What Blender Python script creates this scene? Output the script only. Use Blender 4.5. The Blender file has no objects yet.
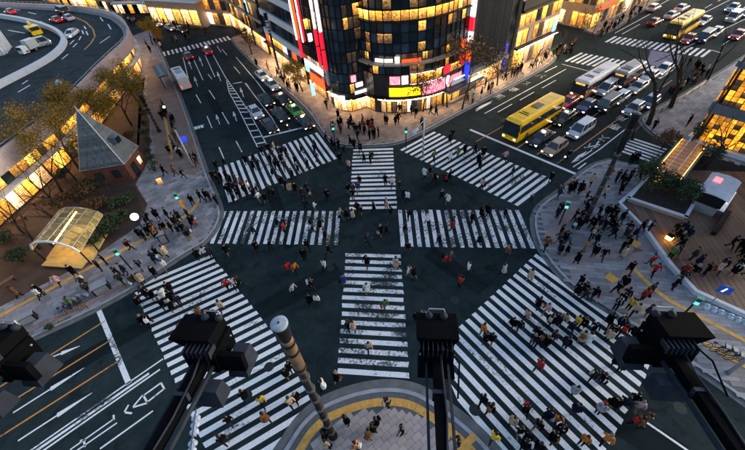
import bpy, bmesh, math, random
from mathutils import Vector, Matrix
from math import sin, cos, pi, radians, hypot, atan2

random.seed(7)
SC = bpy.context.scene
COL = SC.collection

# ------------------------------------------------------------------ camera
CAM_H = 30.0
FPX, CX, CY = 366.0, 372.5, 225.0          # focal length / principal point of the 745x450 photograph
_d = Vector((408.0 - CX, 592.0 - CY, FPX)).normalized()      # straight down, seen from the camera
_up = -_d
_fw = Vector((0, 0, 1)) - _up * _up.z
_fw.normalize()
_rt = _fw.cross(_up)
if _rt.x < 0: _rt = -_rt
ROT = Matrix((_rt, _fw, _up))
cam_d = bpy.data.cameras.new('camera'); cam = bpy.data.objects.new('camera', cam_d); COL.objects.link(cam)
cam_d.sensor_fit = 'HORIZONTAL'; cam_d.sensor_width = 36.0; cam_d.lens = FPX / 745.0 * 36.0
cam_d.clip_start = 0.1; cam_d.clip_end = 2000
_c0, _c1, _c2 = ROT @ Vector((1, 0, 0)), ROT @ Vector((0, -1, 0)), ROT @ Vector((0, 0, -1))
cam.matrix_world = Matrix(((_c0.x, _c1.x, _c2.x, 0), (_c0.y, _c1.y, _c2.y, 0), (_c0.z, _c1.z, _c2.z, CAM_H), (0, 0, 0, 1)))
SC.camera = cam

# ------------------------------------------------------------------ sky, sun, exposure
SUN_EL, SUN_ROT = radians(12.0), radians(78.0)
W = bpy.data.worlds.new('World'); SC.world = W; W.use_nodes = True
nt = W.node_tree; nt.nodes.clear()
wo = nt.nodes.new('ShaderNodeOutputWorld'); bg = nt.nodes.new('ShaderNodeBackground'); sky = nt.nodes.new('ShaderNodeTexSky')
sky.sky_type = 'NISHITA'; sky.sun_disc = False; sky.sun_elevation = SUN_EL; sky.sun_rotation = SUN_ROT
sky.altitude = 0; sky.air_density = 1.0; sky.dust_density = 2.4; sky.ozone_density = 1.3
bg.inputs['Strength'].default_value = 0.10
nt.links.new(sky.outputs[0], bg.inputs[0]); nt.links.new(bg.outputs[0], wo.inputs[0])
sun_d = bpy.data.lights.new('sun', 'SUN'); sun = bpy.data.objects.new('sun', sun_d); COL.objects.link(sun)
sun_d.energy = 0.7; sun_d.angle = radians(40); sun_d.color = (1.0, 0.93, 0.86)
sun.rotation_euler = (pi / 2 - SUN_EL, 0, pi - SUN_ROT)
SC.view_settings.view_transform = 'Standard'; SC.view_settings.look = 'None'
SC.view_settings.exposure = 1.8; SC.view_settings.gamma = 1.0; SC.view_settings.use_curve_mapping = False
SC.render.engine = 'CYCLES'
SC.cycles.use_denoising = True
SC.cycles.max_bounces = 5; SC.cycles.diffuse_bounces = 2; SC.cycles.glossy_bounces = 3; SC.cycles.transmission_bounces = 3
SC.cycles.caustics_reflective = False; SC.cycles.caustics_refractive = False
SC.cycles.sample_clamp_indirect = 6.0

# ------------------------------------------------------------------ helpers
def G(px, py, z=0.0):
    """world x, y of the photo pixel (px, py) on the level z"""
    v = ROT @ Vector((px - CX, py - CY, FPX))
    t = (z - CAM_H) / v.z
    return Vector((v.x * t, v.y * t))

def P(x, y, z):
    """photo pixel of a world point"""
    v = ROT.transposed() @ Vector((x, y, z - CAM_H))
    return (CX + FPX * v.x / v.z, CY + FPX * v.y / v.z)

def GZ(px, py, z=0.0):
    g = G(px, py, z); return Vector((g.x, g.y, z))

def inside(pt, poly):
    x, y = pt[0], pt[1]; c = False; j = len(poly) - 1
    for i in range(len(poly)):
        xi, yi = poly[i][0], poly[i][1]; xj, yj = poly[j][0], poly[j][1]
        if (yi > y) != (yj > y) and x < (xj - xi) * (y - yi) / (yj - yi) + xi: c = not c
        j = i
    return c

def tag(o, label=None, cat=None, group=None, kind=None):
    if label: o['label'] = label
    if cat: o['category'] = cat
    if group: o['group'] = group
    if kind: o['kind'] = kind
    return o

def empty(name, loc, rz=0.0, label=None, cat=None, group=None, kind=None):
    o = bpy.data.objects.new(name, None); COL.objects.link(o)
    o.location = loc; o.rotation_euler = (0, 0, rz); o.empty_display_size = 0.3
    return tag(o, label, cat, group, kind)

def root_loc(o):
    while o is not None and o.parent is not None: o = o.parent
    return Vector(o.location) if o is not None else Vector((0, 0, 0))

class MB:
    def __init__(s): s.v = []; s.f = []; s.m = []
    def add(s, vs, fs, mi=0):
        b = len(s.v); s.v.extend([tuple(v) for v in vs]); s.f.extend([tuple(i + b for i in f) for f in fs]); s.m.extend([mi] * len(fs)); return s
    def box(s, c, d, rz=0.0, mi=0, top=1.0):
        cx, cy, cz = c; hx, hy, hz = d[0] / 2, d[1] / 2, d[2] / 2; cs, sn = cos(rz), sin(rz); vs = []
        for z in (-hz, hz):
            k = top if z > 0 else 1.0
            for x, y in ((-hx, -hy), (hx, -hy), (hx, hy), (-hx, hy)):
                x *= k; y *= k
                vs.append((cx + x * cs - y * sn, cy + x * sn + y * cs, cz + z))
        return s.add(vs, [(3, 2, 1, 0), (4, 5, 6, 7), (0, 1, 5, 4), (1, 2, 6, 5), (2, 3, 7, 6), (3, 0, 4, 7)], mi)
    def prism(s, poly, z0, z1, mi=0):
        a = sum(poly[i - 1][0] * poly[i][1] - poly[i][0] * poly[i - 1][1] for i in range(len(poly)))
        if a < 0: poly = poly[::-1]
        n = len(poly); vs = [(p[0], p[1], z0) for p in poly] + [(p[0], p[1], z1) for p in poly]
        fs = [tuple(range(n))[::-1], tuple(range(n, 2 * n))] + [(i, (i + 1) % n, (i + 1) % n + n, i + n) for i in range(n)]
        return s.add(vs, fs, mi)
    def tube(s, pts, rad, n=6, mi=0, caps=True):
        pts = [Vector(p) for p in pts]; vs = []; k = len(pts)
        if not hasattr(rad, '__len__'): rad = [rad] * k
        ref = None
        for i, p in enumerate(pts):
            t = (pts[min(i + 1, k - 1)] - pts[max(i - 1, 0)])
            if t.length < 1e-9: t = Vector((0, 0, 1))
            t.normalize()
            if ref is None: ref = Vector((1, 0, 0)) if abs(t.x) < 0.8 else Vector((0, 1, 0))
            u = (ref - t * ref.dot(t)).normalized(); w = t.cross(u); ref = u
            for j in range(n):
                a = 2 * pi * j / n; vs.append(p + u * (cos(a) * rad[i]) + w * (sin(a) * rad[i]))
        fs = []
        for i in range(k - 1):
            for j in range(n):
                fs.append((i * n + j, i * n + (j + 1) % n, (i + 1) * n + (j + 1) % n, (i + 1) * n + j))
        if caps: fs.append(tuple(range(n))[::-1]); fs.append(tuple((k - 1) * n + j for j in range(n)))
        return s.add(vs, fs, mi)
    def lathe(s, prof, c=(0, 0, 0), n=12, mi=0, axis='z'):
        vs = []; k = len(prof)
        for r, h in prof:
            for j in range(n):
                a = 2 * pi * j / n; x, y = cos(a) * r, sin(a) * r
                vs.append((c[0] + x, c[1] + y, c[2] + h) if axis == 'z' else ((c[0] + x, c[1] + h, c[2] + y) if axis == 'y' else (c[0] + h, c[1] + x, c[2] + y)))
        fs = []
        for i in range(k - 1):
            for j in range(n):
                fs.append((i * n + j, i * n + (j + 1) % n, (i + 1) * n + (j + 1) % n, (i + 1) * n + j))
        if prof[0][0] > 1e-6: fs.append(tuple(range(n))[::-1])
        if prof[-1][0] > 1e-6: fs.append(tuple((k - 1) * n + j for j in range(n)))
        return s.add(vs, fs, mi)
    def sphere(s, c, r, n=10, m=6, mi=0, sz=1.0):
        prof = [(max(1e-7, r * sin(pi * i / m)), -r * sz * cos(pi * i / m)) for i in range(m + 1)]
        return s.lathe(prof, c, n, mi)
    def mesh(s, name, mats=(), smooth=False):
        me = bpy.data.meshes.new(name); me.from_pydata(s.v, [], s.f)
        for m in mats: me.materials.append(m)
        if len(mats) > 1: me.polygons.foreach_set('material_index', s.m)
        if smooth: me.polygons.foreach_set('use_smooth', [True] * len(s.f))
        me.update(); return me
    def build(s, name, mat, parent=None, world=True, smooth=False):
        mats = mat if isinstance(mat, (list, tuple)) else (mat,)
        if parent is not None and world:
            r = root_loc(parent); s.v = [(x - r.x, y - r.y, z - r.z) for x, y, z in s.v]
        o = bpy.data.objects.new(name, s.mesh(name, mats, smooth)); COL.objects.link(o)
        if parent is not None: o.parent = parent
        return o

_unit = {}
def piece(name, c, d, rz, mat, parent, rx=0.0):
    """one box-shaped piece (pane, slab, stripe, plank...) sharing its mesh with every other of its material"""
    k = (mat.name)
    if k not in _unit: _unit[k] = MB().box((0, 0, 0), (1, 1, 1)).mesh('piece_' + k, (mat,))
    o = bpy.data.objects.new(name, _unit[k]); COL.objects.link(o)
    r = root_loc(parent) if parent is not None else Vector((0, 0, 0))
    o.location = Vector(c) - r; o.scale = d; o.rotation_euler = (rx, 0, rz)
    if parent is not None: o.parent = parent
    return o

def copy_tree(o, parent=None):
    c = o.copy(); COL.objects.link(c); c.parent = parent
    for ch in list(o.children): copy_tree(ch, c)
    return c

# ------------------------------------------------------------------ materials
def new_mat(name):
    m = bpy.data.materials.new(name); m.use_nodes = True; t = m.node_tree; b = t.nodes['Principled BSDF']; return m, t, b

def N(t, typ, **kw):
    n = t.nodes.new(typ)
    for k, v in kw.items():
        if k in n.inputs: n.inputs[k].default_value = v
        else: setattr(n, k, v)
    return n

def mat(name, col, rough=0.6, metal=0.0, var=0.25, scale=3.0, bump=0.0, rnd=0.0, spec=None, coords='Object'):
    """plain procedural material: noise-mottled colour, optional fine bump, optional per-object tint"""
    m, t, b = new_mat(name); L = t.links.new
    tc = N(t, 'ShaderNodeTexCoord'); nz = N(t, 'ShaderNodeTexNoise'); nz.inputs['Scale'].default_value = scale; nz.inputs['Detail'].default_value = 6
    L(tc.outputs[coords], nz.inputs['Vector'])
    mx = N(t, 'ShaderNodeMapRange'); mx.inputs[1].default_value = 0.25; mx.inputs[2].default_value = 0.75; mx.inputs[3].default_value = 1 - var; mx.inputs[4].default_value = 1 + var
    L(nz.outputs['Fac'], mx.inputs[0])
    mul = N(t, 'ShaderNodeMix', data_type='RGBA', blend_type='MULTIPLY'); mul.inputs['Factor'].default_value = 1.0
    mul.inputs['A'].default_value = (*col, 1); cc = N(t, 'ShaderNodeCombineColor')
    for i in range(3): L(mx.outputs[0], cc.inputs[i])
    L(cc.outputs[0], mul.inputs['B']); out = mul.outputs['Result']
    if rnd > 0:
        oi = N(t, 'ShaderNodeObjectInfo'); mr = N(t, 'ShaderNodeMapRange'); mr.inputs[3].default_value = 1 - rnd; mr.inputs[4].default_value = 1 + rnd
        L(oi.outputs['Random'], mr.inputs[0]); m2 = N(t, 'ShaderNodeMix', data_type='RGBA', blend_type='MULTIPLY'); m2.inputs['Factor'].default_value = 1.0
        c2 = N(t, 'ShaderNodeCombineColor')
        for i in range(3): L(mr.outputs[0], c2.inputs[i])
        L(out, m2.inputs['A']); L(c2.outputs[0], m2.inputs['B']); out = m2.outputs['Result']
    L(out, b.inputs['Base Color']); b.inputs['Roughness'].default_value = rough; b.inputs['Metallic'].default_value = metal
    b.inputs['Specular IOR Level'].default_value = 0.25 if spec is None else spec
    if bump > 0:
        n2 = N(t, 'ShaderNodeTexNoise'); n2.inputs['Scale'].default_value = scale * 12; L(tc.outputs[coords], n2.inputs['Vector'])
        bp = N(t, 'ShaderNodeBump'); bp.inputs['Strength'].default_value = bump; bp.inputs['Distance'].default_value = 0.02
        L(n2.outputs['Fac'], bp.inputs['Height']); L(bp.outputs[0], b.inputs['Normal'])
    return m

def glow(name, col, strength, col2=None, scale=2.0, base=(0.05, 0.05, 0.05), rnd=0.35, contrast=(0.35, 0.65), coords='Generated', goods=None):
    """something that gives off light: a lit window, sign or lamp; the colour drifts between col and col2 as the goods inside do"""
    strength *= 0.82
    m, t, b = new_mat(name); L = t.links.new
    b.inputs['Base Color'].default_value = (*base, 1); b.inputs['Roughness'].default_value = 0.25
    tc = N(t, 'ShaderNodeTexCoord'); oi = N(t, 'ShaderNodeObjectInfo')
    if col2 is not None:
        ad = N(t, 'ShaderNodeVectorMath', operation='ADD'); mp = N(t, 'ShaderNodeVectorMath', operation='SCALE'); mp.inputs['Scale'].default_value = 37.0
        cv = N(t, 'ShaderNodeCombineXYZ')
        for i in range(3): L(oi.outputs['Random'], cv.inputs[i])
        L(cv.outputs[0], mp.inputs[0]); L(tc.outputs[coords], ad.inputs[0]); L(mp.outputs[0], ad.inputs[1])
        nz = N(t, 'ShaderNodeTexNoise'); nz.inputs['Scale'].default_value = scale; nz.inputs['Detail'].default_value = 4; nz.inputs['Roughness'].default_value = 0.65
        L(ad.outputs[0], nz.inputs['Vector'])
        rp = N(t, 'ShaderNodeMapRange'); rp.inputs[1].default_value = contrast[0]; rp.inputs[2].default_value = contrast[1]; L(nz.outputs['Fac'], rp.inputs[0])
        mx = N(t, 'ShaderNodeMix', data_type='RGBA'); mx.inputs['A'].default_value = (*col2, 1); mx.inputs['B'].default_value = (*col, 1)
        L(rp.outputs[0], mx.inputs['Factor']); res = mx.outputs['Result']
        if goods:            # shelves, blinds and people behind the glass
            sp = N(t, 'ShaderNodeSeparateXYZ'); L(ad.outputs[0], sp.inputs[0]); cb = N(t, 'ShaderNodeCombineXYZ'); L(sp.outputs['X'], cb.inputs['X']); L(sp.outputs['Z'], cb.inputs['Y'])
            bk = N(t, 'ShaderNodeTexBrick'); bk.inputs['Scale'].default_value = goods[0]; bk.inputs['Mortar Size'].default_value = goods[1]; bk.inputs['Mortar Smooth'].default_value = 0.4; bk.inputs['Bias'].default_value = -0.1
            bk.inputs['Brick Width'].default_value = 0.45; bk.inputs['Row Height'].default_value = 0.4
            bk.inputs['Color1'].default_value = (1.15, 1.1, 1.0, 1); bk.inputs['Color2'].default_value = (0.28, 0.22, 0.16, 1); bk.inputs['Mortar'].default_value = (0.10, 0.07, 0.05, 1)
            L(cb.outputs[0], bk.inputs['Vector']); m3 = N(t, 'ShaderNodeMix', data_type='RGBA', blend_type='MULTIPLY'); m3.inputs['Factor'].default_value = goods[2]; L(res, m3.inputs['A']); L(bk.outputs['Color'], m3.inputs['B']); res = m3.outputs['Result']
            # rooms: brighter towards the ceiling lights, dim below, some blinds drawn
            gz = N(t, 'ShaderNodeSeparateXYZ'); L(tc.outputs['Generated'], gz.inputs[0])
            def mrange(src, a0, a1, b0, b1):
                q = N(t, 'ShaderNodeMapRange'); q.inputs[1].default_value = a0; q.inputs[2].default_value = a1; q.inputs[3].default_value = b0; q.inputs[4].default_value = b1; L(src, q.inputs[0]); return q.outputs[0]
            def mth(op, a_, b_=None, v=None):
                q = N(t, 'ShaderNodeMath', operation=op); L(a_, q.inputs[0])
                if b_ is not None: L(b_, q.inputs[1])
                elif v is not None: q.inputs[1].default_value = v
                return q.outputs[0]
            room = mrange(gz.outputs['Z'], 0.15, 0.9, 0.45, 1.5); r7 = mth('FRACT', mth('MULTIPLY', oi.outputs['Random'], v=7.31)); r13 = mth('FRACT', mth('MULTIPLY', oi.outputs['Random'], v=13.7))
            stripe = mrange(mth('SINE', mth('MULTIPLY', gz.outputs['Z'], v=70.0)), -0.3, 0.3, 0.35, 1.1); blind = mrange(r7, 0.72, 0.73, 0.0, 1.0)
            bl = N(t, 'ShaderNodeMix', data_type='FLOAT'); L(blind, bl.inputs['Factor']); bl.inputs['A'].default_value = 1.0; L(stripe, bl.inputs['B'])
            lamp_ = mrange(mth('MULTIPLY', mrange(gz.outputs['Z'], 0.84, 0.87, 0, 1), mrange(gz.outputs['Z'], 0.95, 0.92, 0, 1)), 0, 1, 1.0, 2.2)
            tot = mth('MULTIPLY', mth('MULTIPLY', room, bl.outputs['Result']), lamp_)
            hue = N(t, 'ShaderNodeMix', data_type='RGBA'); L(r13, hue.inputs['Factor']); hue.inputs['A'].default_value = (1.0, 0.72, 0.45, 1); hue.inputs['B'].default_value = (1.0, 1.12, 1.5, 1)
            vs_ = N(t, 'ShaderNodeVectorMath', operation='SCALE'); L(hue.outputs['Result'], vs_.inputs[0]); L(tot, vs_.inputs['Scale'])
            m4 = N(t, 'ShaderNodeMix', data_type='RGBA', blend_type='MULTIPLY'); m4.inputs['Factor'].default_value = 1.0; L(res, m4.inputs['A']); L(vs_.outputs[0], m4.inputs['B']); res = m4.outputs['Result']
        L(res, b.inputs['Emission Color'])
    else:
        b.inputs['Emission Color'].default_value = (*col, 1)
    mr = N(t, 'ShaderNodeMapRange'); mr.inputs[3].default_value = strength * (1 - rnd); mr.inputs[4].default_value = strength * (1 + rnd)
    L(oi.outputs['Random'], mr.inputs[0]); L(mr.outputs[0], b.inputs['Emission Strength'])
    return m

def asphalt_mat(name='asphalt', dark=(0.0085, 0.0165, 0.0195), light=(0.025, 0.040, 0.045)):
    m, t, b = new_mat(name); L = t.links.new
    ge = N(t, 'ShaderNodeNewGeometry')
    def noise(sc, det, ro, dist=0.0):
        n = N(t, 'ShaderNodeTexNoise'); n.inputs['Scale'].default_value = sc; n.inputs['Detail'].default_value = det; n.inputs['Roughness'].default_value = ro; n.inputs['Distortion'].default_value = dist; L(ge.outputs['Position'], n.inputs['Vector']); return n
    def rng(src, a0, a1, b0, b1):
        r = N(t, 'ShaderNodeMapRange'); r.inputs[1].default_value = a0; r.inputs[2].default_value = a1; r.inputs[3].default_value = b0; r.inputs[4].default_value = b1; L(src, r.inputs[0]); return r.outputs[0]
    big, mid, fine = noise(0.07, 6, 0.62, 0.6), noise(0.9, 9, 0.72), noise(28, 8, 0.6)
    r = N(t, 'ShaderNodeValToRGB'); r.color_ramp.elements[0].position = 0.32; r.color_ramp.elements[0].color = (*dark, 1); r.color_ramp.elements[1].position = 0.70; r.color_ramp.elements[1].color = (*light, 1); L(big.outputs['Fac'], r.inputs[0])
    # tar-sealed seams and rubbed-in dirt
    vo = N(t, 'ShaderNodeTexVoronoi', feature='DISTANCE_TO_EDGE'); vo.inputs['Scale'].default_value = 0.16
    wp = N(t, 'ShaderNodeVectorMath', operation='ADD'); wn = noise(0.5, 4, 0.6); sc = N(t, 'ShaderNodeVectorMath', operation='SCALE'); sc.inputs['Scale'].default_value = 1.6; L(wn.outputs['Color'], sc.inputs[0]); L(ge.outputs['Position'], wp.inputs[0]); L(sc.outputs[0], wp.inputs[1]); L(wp.outputs[0], vo.inputs['Vector'])
    seam = rng(vo.outputs['Distance'], 0.0, 0.012, 0.62, 1.0)
    stain = rng(noise(0.33, 3, 0.5, 1.5).outputs['Fac'], 0.56, 0.68, 1.0, 0.68)
    prod = None
    for o in (rng(mid.outputs['Fac'], 0.3, 0.7, 0.72, 1.28), rng(fine.outputs['Fac'], 0.3, 0.7, 0.75, 1.25), seam, stain):
        if prod is None: prod = o; continue
        mm = N(t, 'ShaderNodeMath', operation='MULTIPLY'); L(prod, mm.inputs[0]); L(o, mm.inputs[1]); prod = mm.outputs[0]
    cc = N(t, 'ShaderNodeCombineColor')
    for i in range(3): L(prod, cc.inputs[i])
    mx = N(t, 'ShaderNodeMix', data_type='RGBA', blend_type='MULTIPLY'); mx.inputs['Factor'].default_value = 1
    L(r.outputs[0], mx.inputs['A']); L(cc.outputs[0], mx.inputs['B']); L(mx.outputs['Result'], b.inputs['Base Color'])
    b.inputs['Roughness'].default_value = 0.8; b.inputs['Specular IOR Level'].default_value = 0.05
    bp = N(t, 'ShaderNodeBump'); bp.inputs['Strength'].default_value = 0.25; bp.inputs['Distance'].default_value = 0.01; L(fine.outputs['Fac'], bp.inputs['Height']); L(bp.outputs[0], b.inputs['Normal'])
    return m

def paint_mat(name, col, wear):
    """road paint, rubbed through to the asphalt in flakes"""
    m, t, b = new_mat(name); L = t.links.new
    tc = N(t, 'ShaderNodeTexCoord'); ge = N(t, 'ShaderNodeNewGeometry')
    n1 = N(t, 'ShaderNodeTexNoise'); n1.inputs['Scale'].default_value = 4.5; n1.inputs['Detail'].default_value = 8; n1.inputs['Roughness'].default_value = 0.7
    n2 = N(t, 'ShaderNodeTexNoise'); n2.inputs['Scale'].default_value = 0.35; n2.inputs['Detail'].default_value = 4
    for n in (n1, n2): L(ge.outputs['Position'], n.inputs['Vector'])
    ad = N(t, 'ShaderNodeMath', operation='MULTIPLY_ADD'); ad.inputs[1].default_value = 0.85; L(n2.outputs['Fac'], ad.inputs[0]); L(n1.outputs['Fac'], ad.inputs[2])
    oi = N(t, 'ShaderNodeObjectInfo'); of = N(t, 'ShaderNodeMath', operation='MULTIPLY_ADD'); of.inputs[1].default_value = 0.14; of.inputs[2].default_value = -0.07; L(oi.outputs['Random'], of.inputs[0])
    sm = N(t, 'ShaderNodeMath', operation='ADD'); L(ad.outputs[0], sm.inputs[0]); L(of.outputs[0], sm.inputs[1])
    mr = N(t, 'ShaderNodeMapRange'); mr.inputs[1].default_value = 1.225 - wear; mr.inputs[2].default_value = 1.105 - wear; L(sm.outputs[0], mr.inputs[0])
    n3 = N(t, 'ShaderNodeTexNoise'); n3.inputs['Scale'].default_value = 9; n3.inputs['Detail'].default_value = 6; L(ge.outputs['Position'], n3.inputs['Vector'])
    m3 = N(t, 'ShaderNodeMapRange'); m3.inputs[1].default_value = 0.3; m3.inputs[2].default_value = 0.7; m3.inputs[3].default_value = 0.72; m3.inputs[4].default_value = 1.05; L(n3.outputs['Fac'], m3.inputs[0])
    cc = N(t, 'ShaderNodeCombineColor')
    for i in range(3): L(m3.outputs[0], cc.inputs[i])
    mm = N(t, 'ShaderNodeMix', data_type='RGBA', blend_type='MULTIPLY'); mm.inputs['Factor'].default_value = 1; mm.inputs['A'].default_value = (*col, 1); L(cc.outputs[0], mm.inputs['B'])
    mx = N(t, 'ShaderNodeMix', data_type='RGBA'); mx.inputs['A'].default_value = (0.035, 0.045, 0.050, 1)
    L(mm.outputs['Result'], mx.inputs['B']); L(mr.outputs[0], mx.inputs['Factor']); L(mx.outputs['Result'], b.inputs['Base Color'])
    b.inputs['Roughness'].default_value = 0.7
    return m

def pave_mat(name, col, var=0.3, tint=None, rough=0.75):
    """paving slabs: tone from the slab's own attribute plus dirt"""
    m, t, b = new_mat(name); L = t.links.new
    at = N(t, 'ShaderNodeAttribute', attribute_name='tone'); ge = N(t, 'ShaderNodeNewGeometry')
    nz = N(t, 'ShaderNodeTexNoise'); nz.inputs['Scale'].default_value = 0.5; nz.inputs['Detail'].default_value = 8; L(ge.outputs['Position'], nz.inputs['Vector'])
    mr = N(t, 'ShaderNodeMapRange'); mr.inputs[1].default_value = 0.3; mr.inputs[2].default_value = 0.7; mr.inputs[3].default_value = 0.75; mr.inputs[4].default_value = 1.2; L(nz.outputs['Fac'], mr.inputs[0])
    m2 = N(t, 'ShaderNodeMapRange'); m2.inputs[3].default_value = 1 - var; m2.inputs[4].default_value = 1 + var; L(at.outputs['Fac'], m2.inputs[0])
    pr = N(t, 'ShaderNodeMath', operation='MULTIPLY'); L(mr.outputs[0], pr.inputs[0]); L(m2.outputs[0], pr.inputs[1])
    cc = N(t, 'ShaderNodeCombineColor')
    for i in range(3): L(pr.outputs[0], cc.inputs[i])
    mm = N(t, 'ShaderNodeMix', data_type='RGBA', blend_type='MULTIPLY'); mm.inputs['Factor'].default_value = 1; mm.inputs['A'].default_value = (*col, 1); L(cc.outputs[0], mm.inputs['B'])
    L(mm.outputs['Result'], b.inputs['Base Color']); b.inputs['Roughness'].default_value = rough
    return m

M = {}
M['asphalt'] = asphalt_mat()
M['paint'] = paint_mat('white_paint', (0.82, 0.84, 0.88), 0.06)
M['paint_worn'] = paint_mat('worn_white_paint', (0.80, 0.82, 0.87), 0.18)
M['paint_orange'] = paint_mat('orange_paint', (0.62, 0.26, 0.05), 0.10)
M['paint_blue'] = paint_mat('blue_road_paint', (0.10, 0.11, 0.22), 0.05)
M['pave_grey'] = pave_mat('grey_paving', (0.225, 0.225, 0.25), 0.30)
M['pave_base'] = mat('paving_bed', (0.10, 0.105, 0.12), 0.85, var=0.2, scale=2)
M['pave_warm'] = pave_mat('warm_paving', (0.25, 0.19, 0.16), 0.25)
M['pave_pink'] = pave_mat('pink_paving', (0.33, 0.24, 0.25), 0.2)
M['pave_light'] = mat('pale_slab', (0.36, 0.31, 0.30), 0.8, var=0.18, scale=1.2, bump=0.05, rnd=0.14)
M['plaza'] = mat('red_brown_plaza', (0.058, 0.037, 0.030), 0.65, var=0.45, scale=0.7)
M['kerb'] = mat('kerb_stone', (0.30, 0.31, 0.35), 0.8, var=0.25, scale=1.5, bump=0.1)
M['gutter'] = mat('gutter_concrete', (0.13, 0.135, 0.14), 0.85, var=0.3, scale=1.2)
M['tactile'] = mat('yellow_tactile', (0.60, 0.33, 0.08), 0.7, var=0.25, scale=4)
M['deck'] = mat('deck_board', (0.15, 0.095, 0.070), 0.6, var=0.3, scale=2.5, rnd=0.22)
M['white_stone'] = mat('white_stone', (0.55, 0.57, 0.63), 0.6, var=0.12, scale=1.5)
M['concrete'] = mat('concrete', (0.28, 0.26, 0.26), 0.85, var=0.22, scale=0.8, bump=0.1)
M['pinkwall'] = mat('pale_pink_wall', (0.52, 0.42, 0.40), 0.7, var=0.12, scale=0.5)
M['dark'] = mat('dark_wall', (0.02, 0.021, 0.024), 0.5, var=0.4, scale=1)
M['darkmetal'] = mat('dark_metal', (0.018, 0.02, 0.024), 0.38, metal=0.6, var=0.25, scale=5)
M['blackmetal'] = mat('black_painted_metal', (0.010, 0.011, 0.014), 0.45, metal=0.2, var=0.3, scale=4)
M['bluemetal'] = mat('blue_grey_metal', (0.10, 0.14, 0.20), 0.4, metal=0.3, var=0.15, scale=3)
M['fin'] = mat('dark_fin_metal', (0.045, 0.055, 0.07), 0.45, metal=0.3, var=0.3, scale=1.5, rnd=0.4)
M['greymetal'] = mat('grey_metal', (0.30, 0.31, 0.34), 0.45, metal=0.5, var=0.2, scale=3)
M['whitemetal'] = mat('white_metal', (0.62, 0.64, 0.68), 0.45, var=0.1, scale=3)
M['glass_dark'] = mat('dark_glass', (0.010, 0.017, 0.022), 0.12, var=0.5, scale=0.6, rnd=0.5, spec=0.6)
M['glass_blue'] = mat('blue_glass', (0.025, 0.045, 0.07), 0.1, var=0.4, scale=0.8, rnd=0.4, spec=0.6)
M['band_white'] = mat('white_facade_band', (0.55, 0.56, 0.60), 0.6, var=0.1, scale=0.8)
M['warmstone'] = mat('warm_stone', (0.38, 0.28, 0.20), 0.7, var=0.2, scale=1)
M['brick'] = mat('brown_brick', (0.115, 0.050, 0.034), 0.8, var=0.3, scale=4, rnd=0.3)
M['copper'] = mat('blue_grey_shingle', (0.080, 0.100, 0.118), 0.5, var=0.3, scale=2.5, rnd=0.25)
M['shingle_pale'] = mat('pale_grey_shingle', (0.36, 0.36, 0.40), 0.6, var=0.25, scale=2.5, rnd=0.2)
M['bark'] = mat('bark', (0.024, 0.019, 0.016), 0.9, var=0.4, scale=6)
M['leaf_ochre'] = mat('ochre_leaf', (0.21, 0.125, 0.016), 0.7, var=0.5, scale=0.9)
M['leaf_brown'] = mat('brown_leaf', (0.10, 0.055, 0.022), 0.7, var=0.5, scale=0.9)
M['leaf_yellow'] = mat('yellow_leaf', (0.34, 0.20, 0.02), 0.7, var=0.4, scale=0.9)
M['leaf_green'] = mat('dark_green_leaf', (0.03, 0.05, 0.022), 0.6, var=0.5, scale=1.5)
M['soil'] = mat('soil', (0.03, 0.024, 0.02), 0.95, var=0.4, scale=3)
M['deck_road'] = asphalt_mat('grey_expressway_asphalt', (0.022, 0.031, 0.037), (0.048, 0.060, 0.068))
M['patch'] = mat('newer_asphalt', (0.009, 0.0165, 0.019), 0.85, var=0.3, scale=2, spec=0.05); M['iron'] = mat('cast_iron', (0.014, 0.022, 0.025), 0.7, metal=0.0, var=0.3, scale=8)
M['tyre'] = mat('tyre_rubber', (0.012, 0.012, 0.013), 0.8)
M['rim'] = mat('wheel_rim', (0.35, 0.36, 0.38), 0.35, metal=0.8)
M['car_glass'] = mat('car_glass', (0.02, 0.035, 0.05), 0.08, var=0.3, spec=0.8)
M['plate'] = mat('number_plate', (0.7, 0.7, 0.66), 0.5)
# things that give off light
M['win_warm'] = glow('lit_window_amber', (1.0, 0.50, 0.07), 1.15, (0.22, 0.06, 0.008), 4.0, rnd=0.55, goods=(3.0, 0.05, 0.8))
M['win_yellow'] = glow('lit_window_yellow', (1.0, 0.64, 0.09), 1.5, (0.50, 0.20, 0.02), 3.0, rnd=0.45, goods=(2.6, 0.05, 0.7))
M['win_shop'] = glow('lit_shop_window', (1.0, 0.70, 0.32), 1.7, (0.38, 0.12, 0.03), 5.0, rnd=0.5, goods=(4.0, 0.05, 0.85))
M['win_white'] = glow('lit_shop_white', (1.0, 0.88, 0.70), 1.9, (0.60, 0.38, 0.20), 4.0, rnd=0.4, goods=(3.6, 0.04, 0.75))
M['win_dim'] = glow('dim_lit_window', (0.70, 0.36, 0.10), 0.07, (0.03, 0.03, 0.04), 3.0, rnd=0.7, goods=(2.0, 0.06, 0.8))
M['win_mid'] = glow('half_lit_window', (0.9, 0.45, 0.09), 0.32, (0.05, 0.03, 0.02), 4.0, rnd=0.8, goods=(2.6, 0.06, 0.85))
M['win_pink'] = glow('lit_pink_sign', (1.0, 0.16, 0.28), 0.65, (0.85, 0.45, 0.40), 8.0, rnd=0.3, contrast=(0.42, 0.52))
M['sign_yellow'] = glow('lit_yellow_sign', (1.0, 0.74, 0.0), 0.72, (0.95, 0.62, 0.0), 1.5, rnd=0.05)
M['sign_red'] = glow('lit_red_sign', (1.0, 0.008, 0.030), 0.55, (0.80, 0.008, 0.028), 1.5, rnd=0.1)
M['sign_orange'] = glow('lit_orange_sign', (1.0, 0.11, 0.015), 0.55, (0.9, 0.08, 0.012), 1.5, rnd=0.1)
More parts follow.
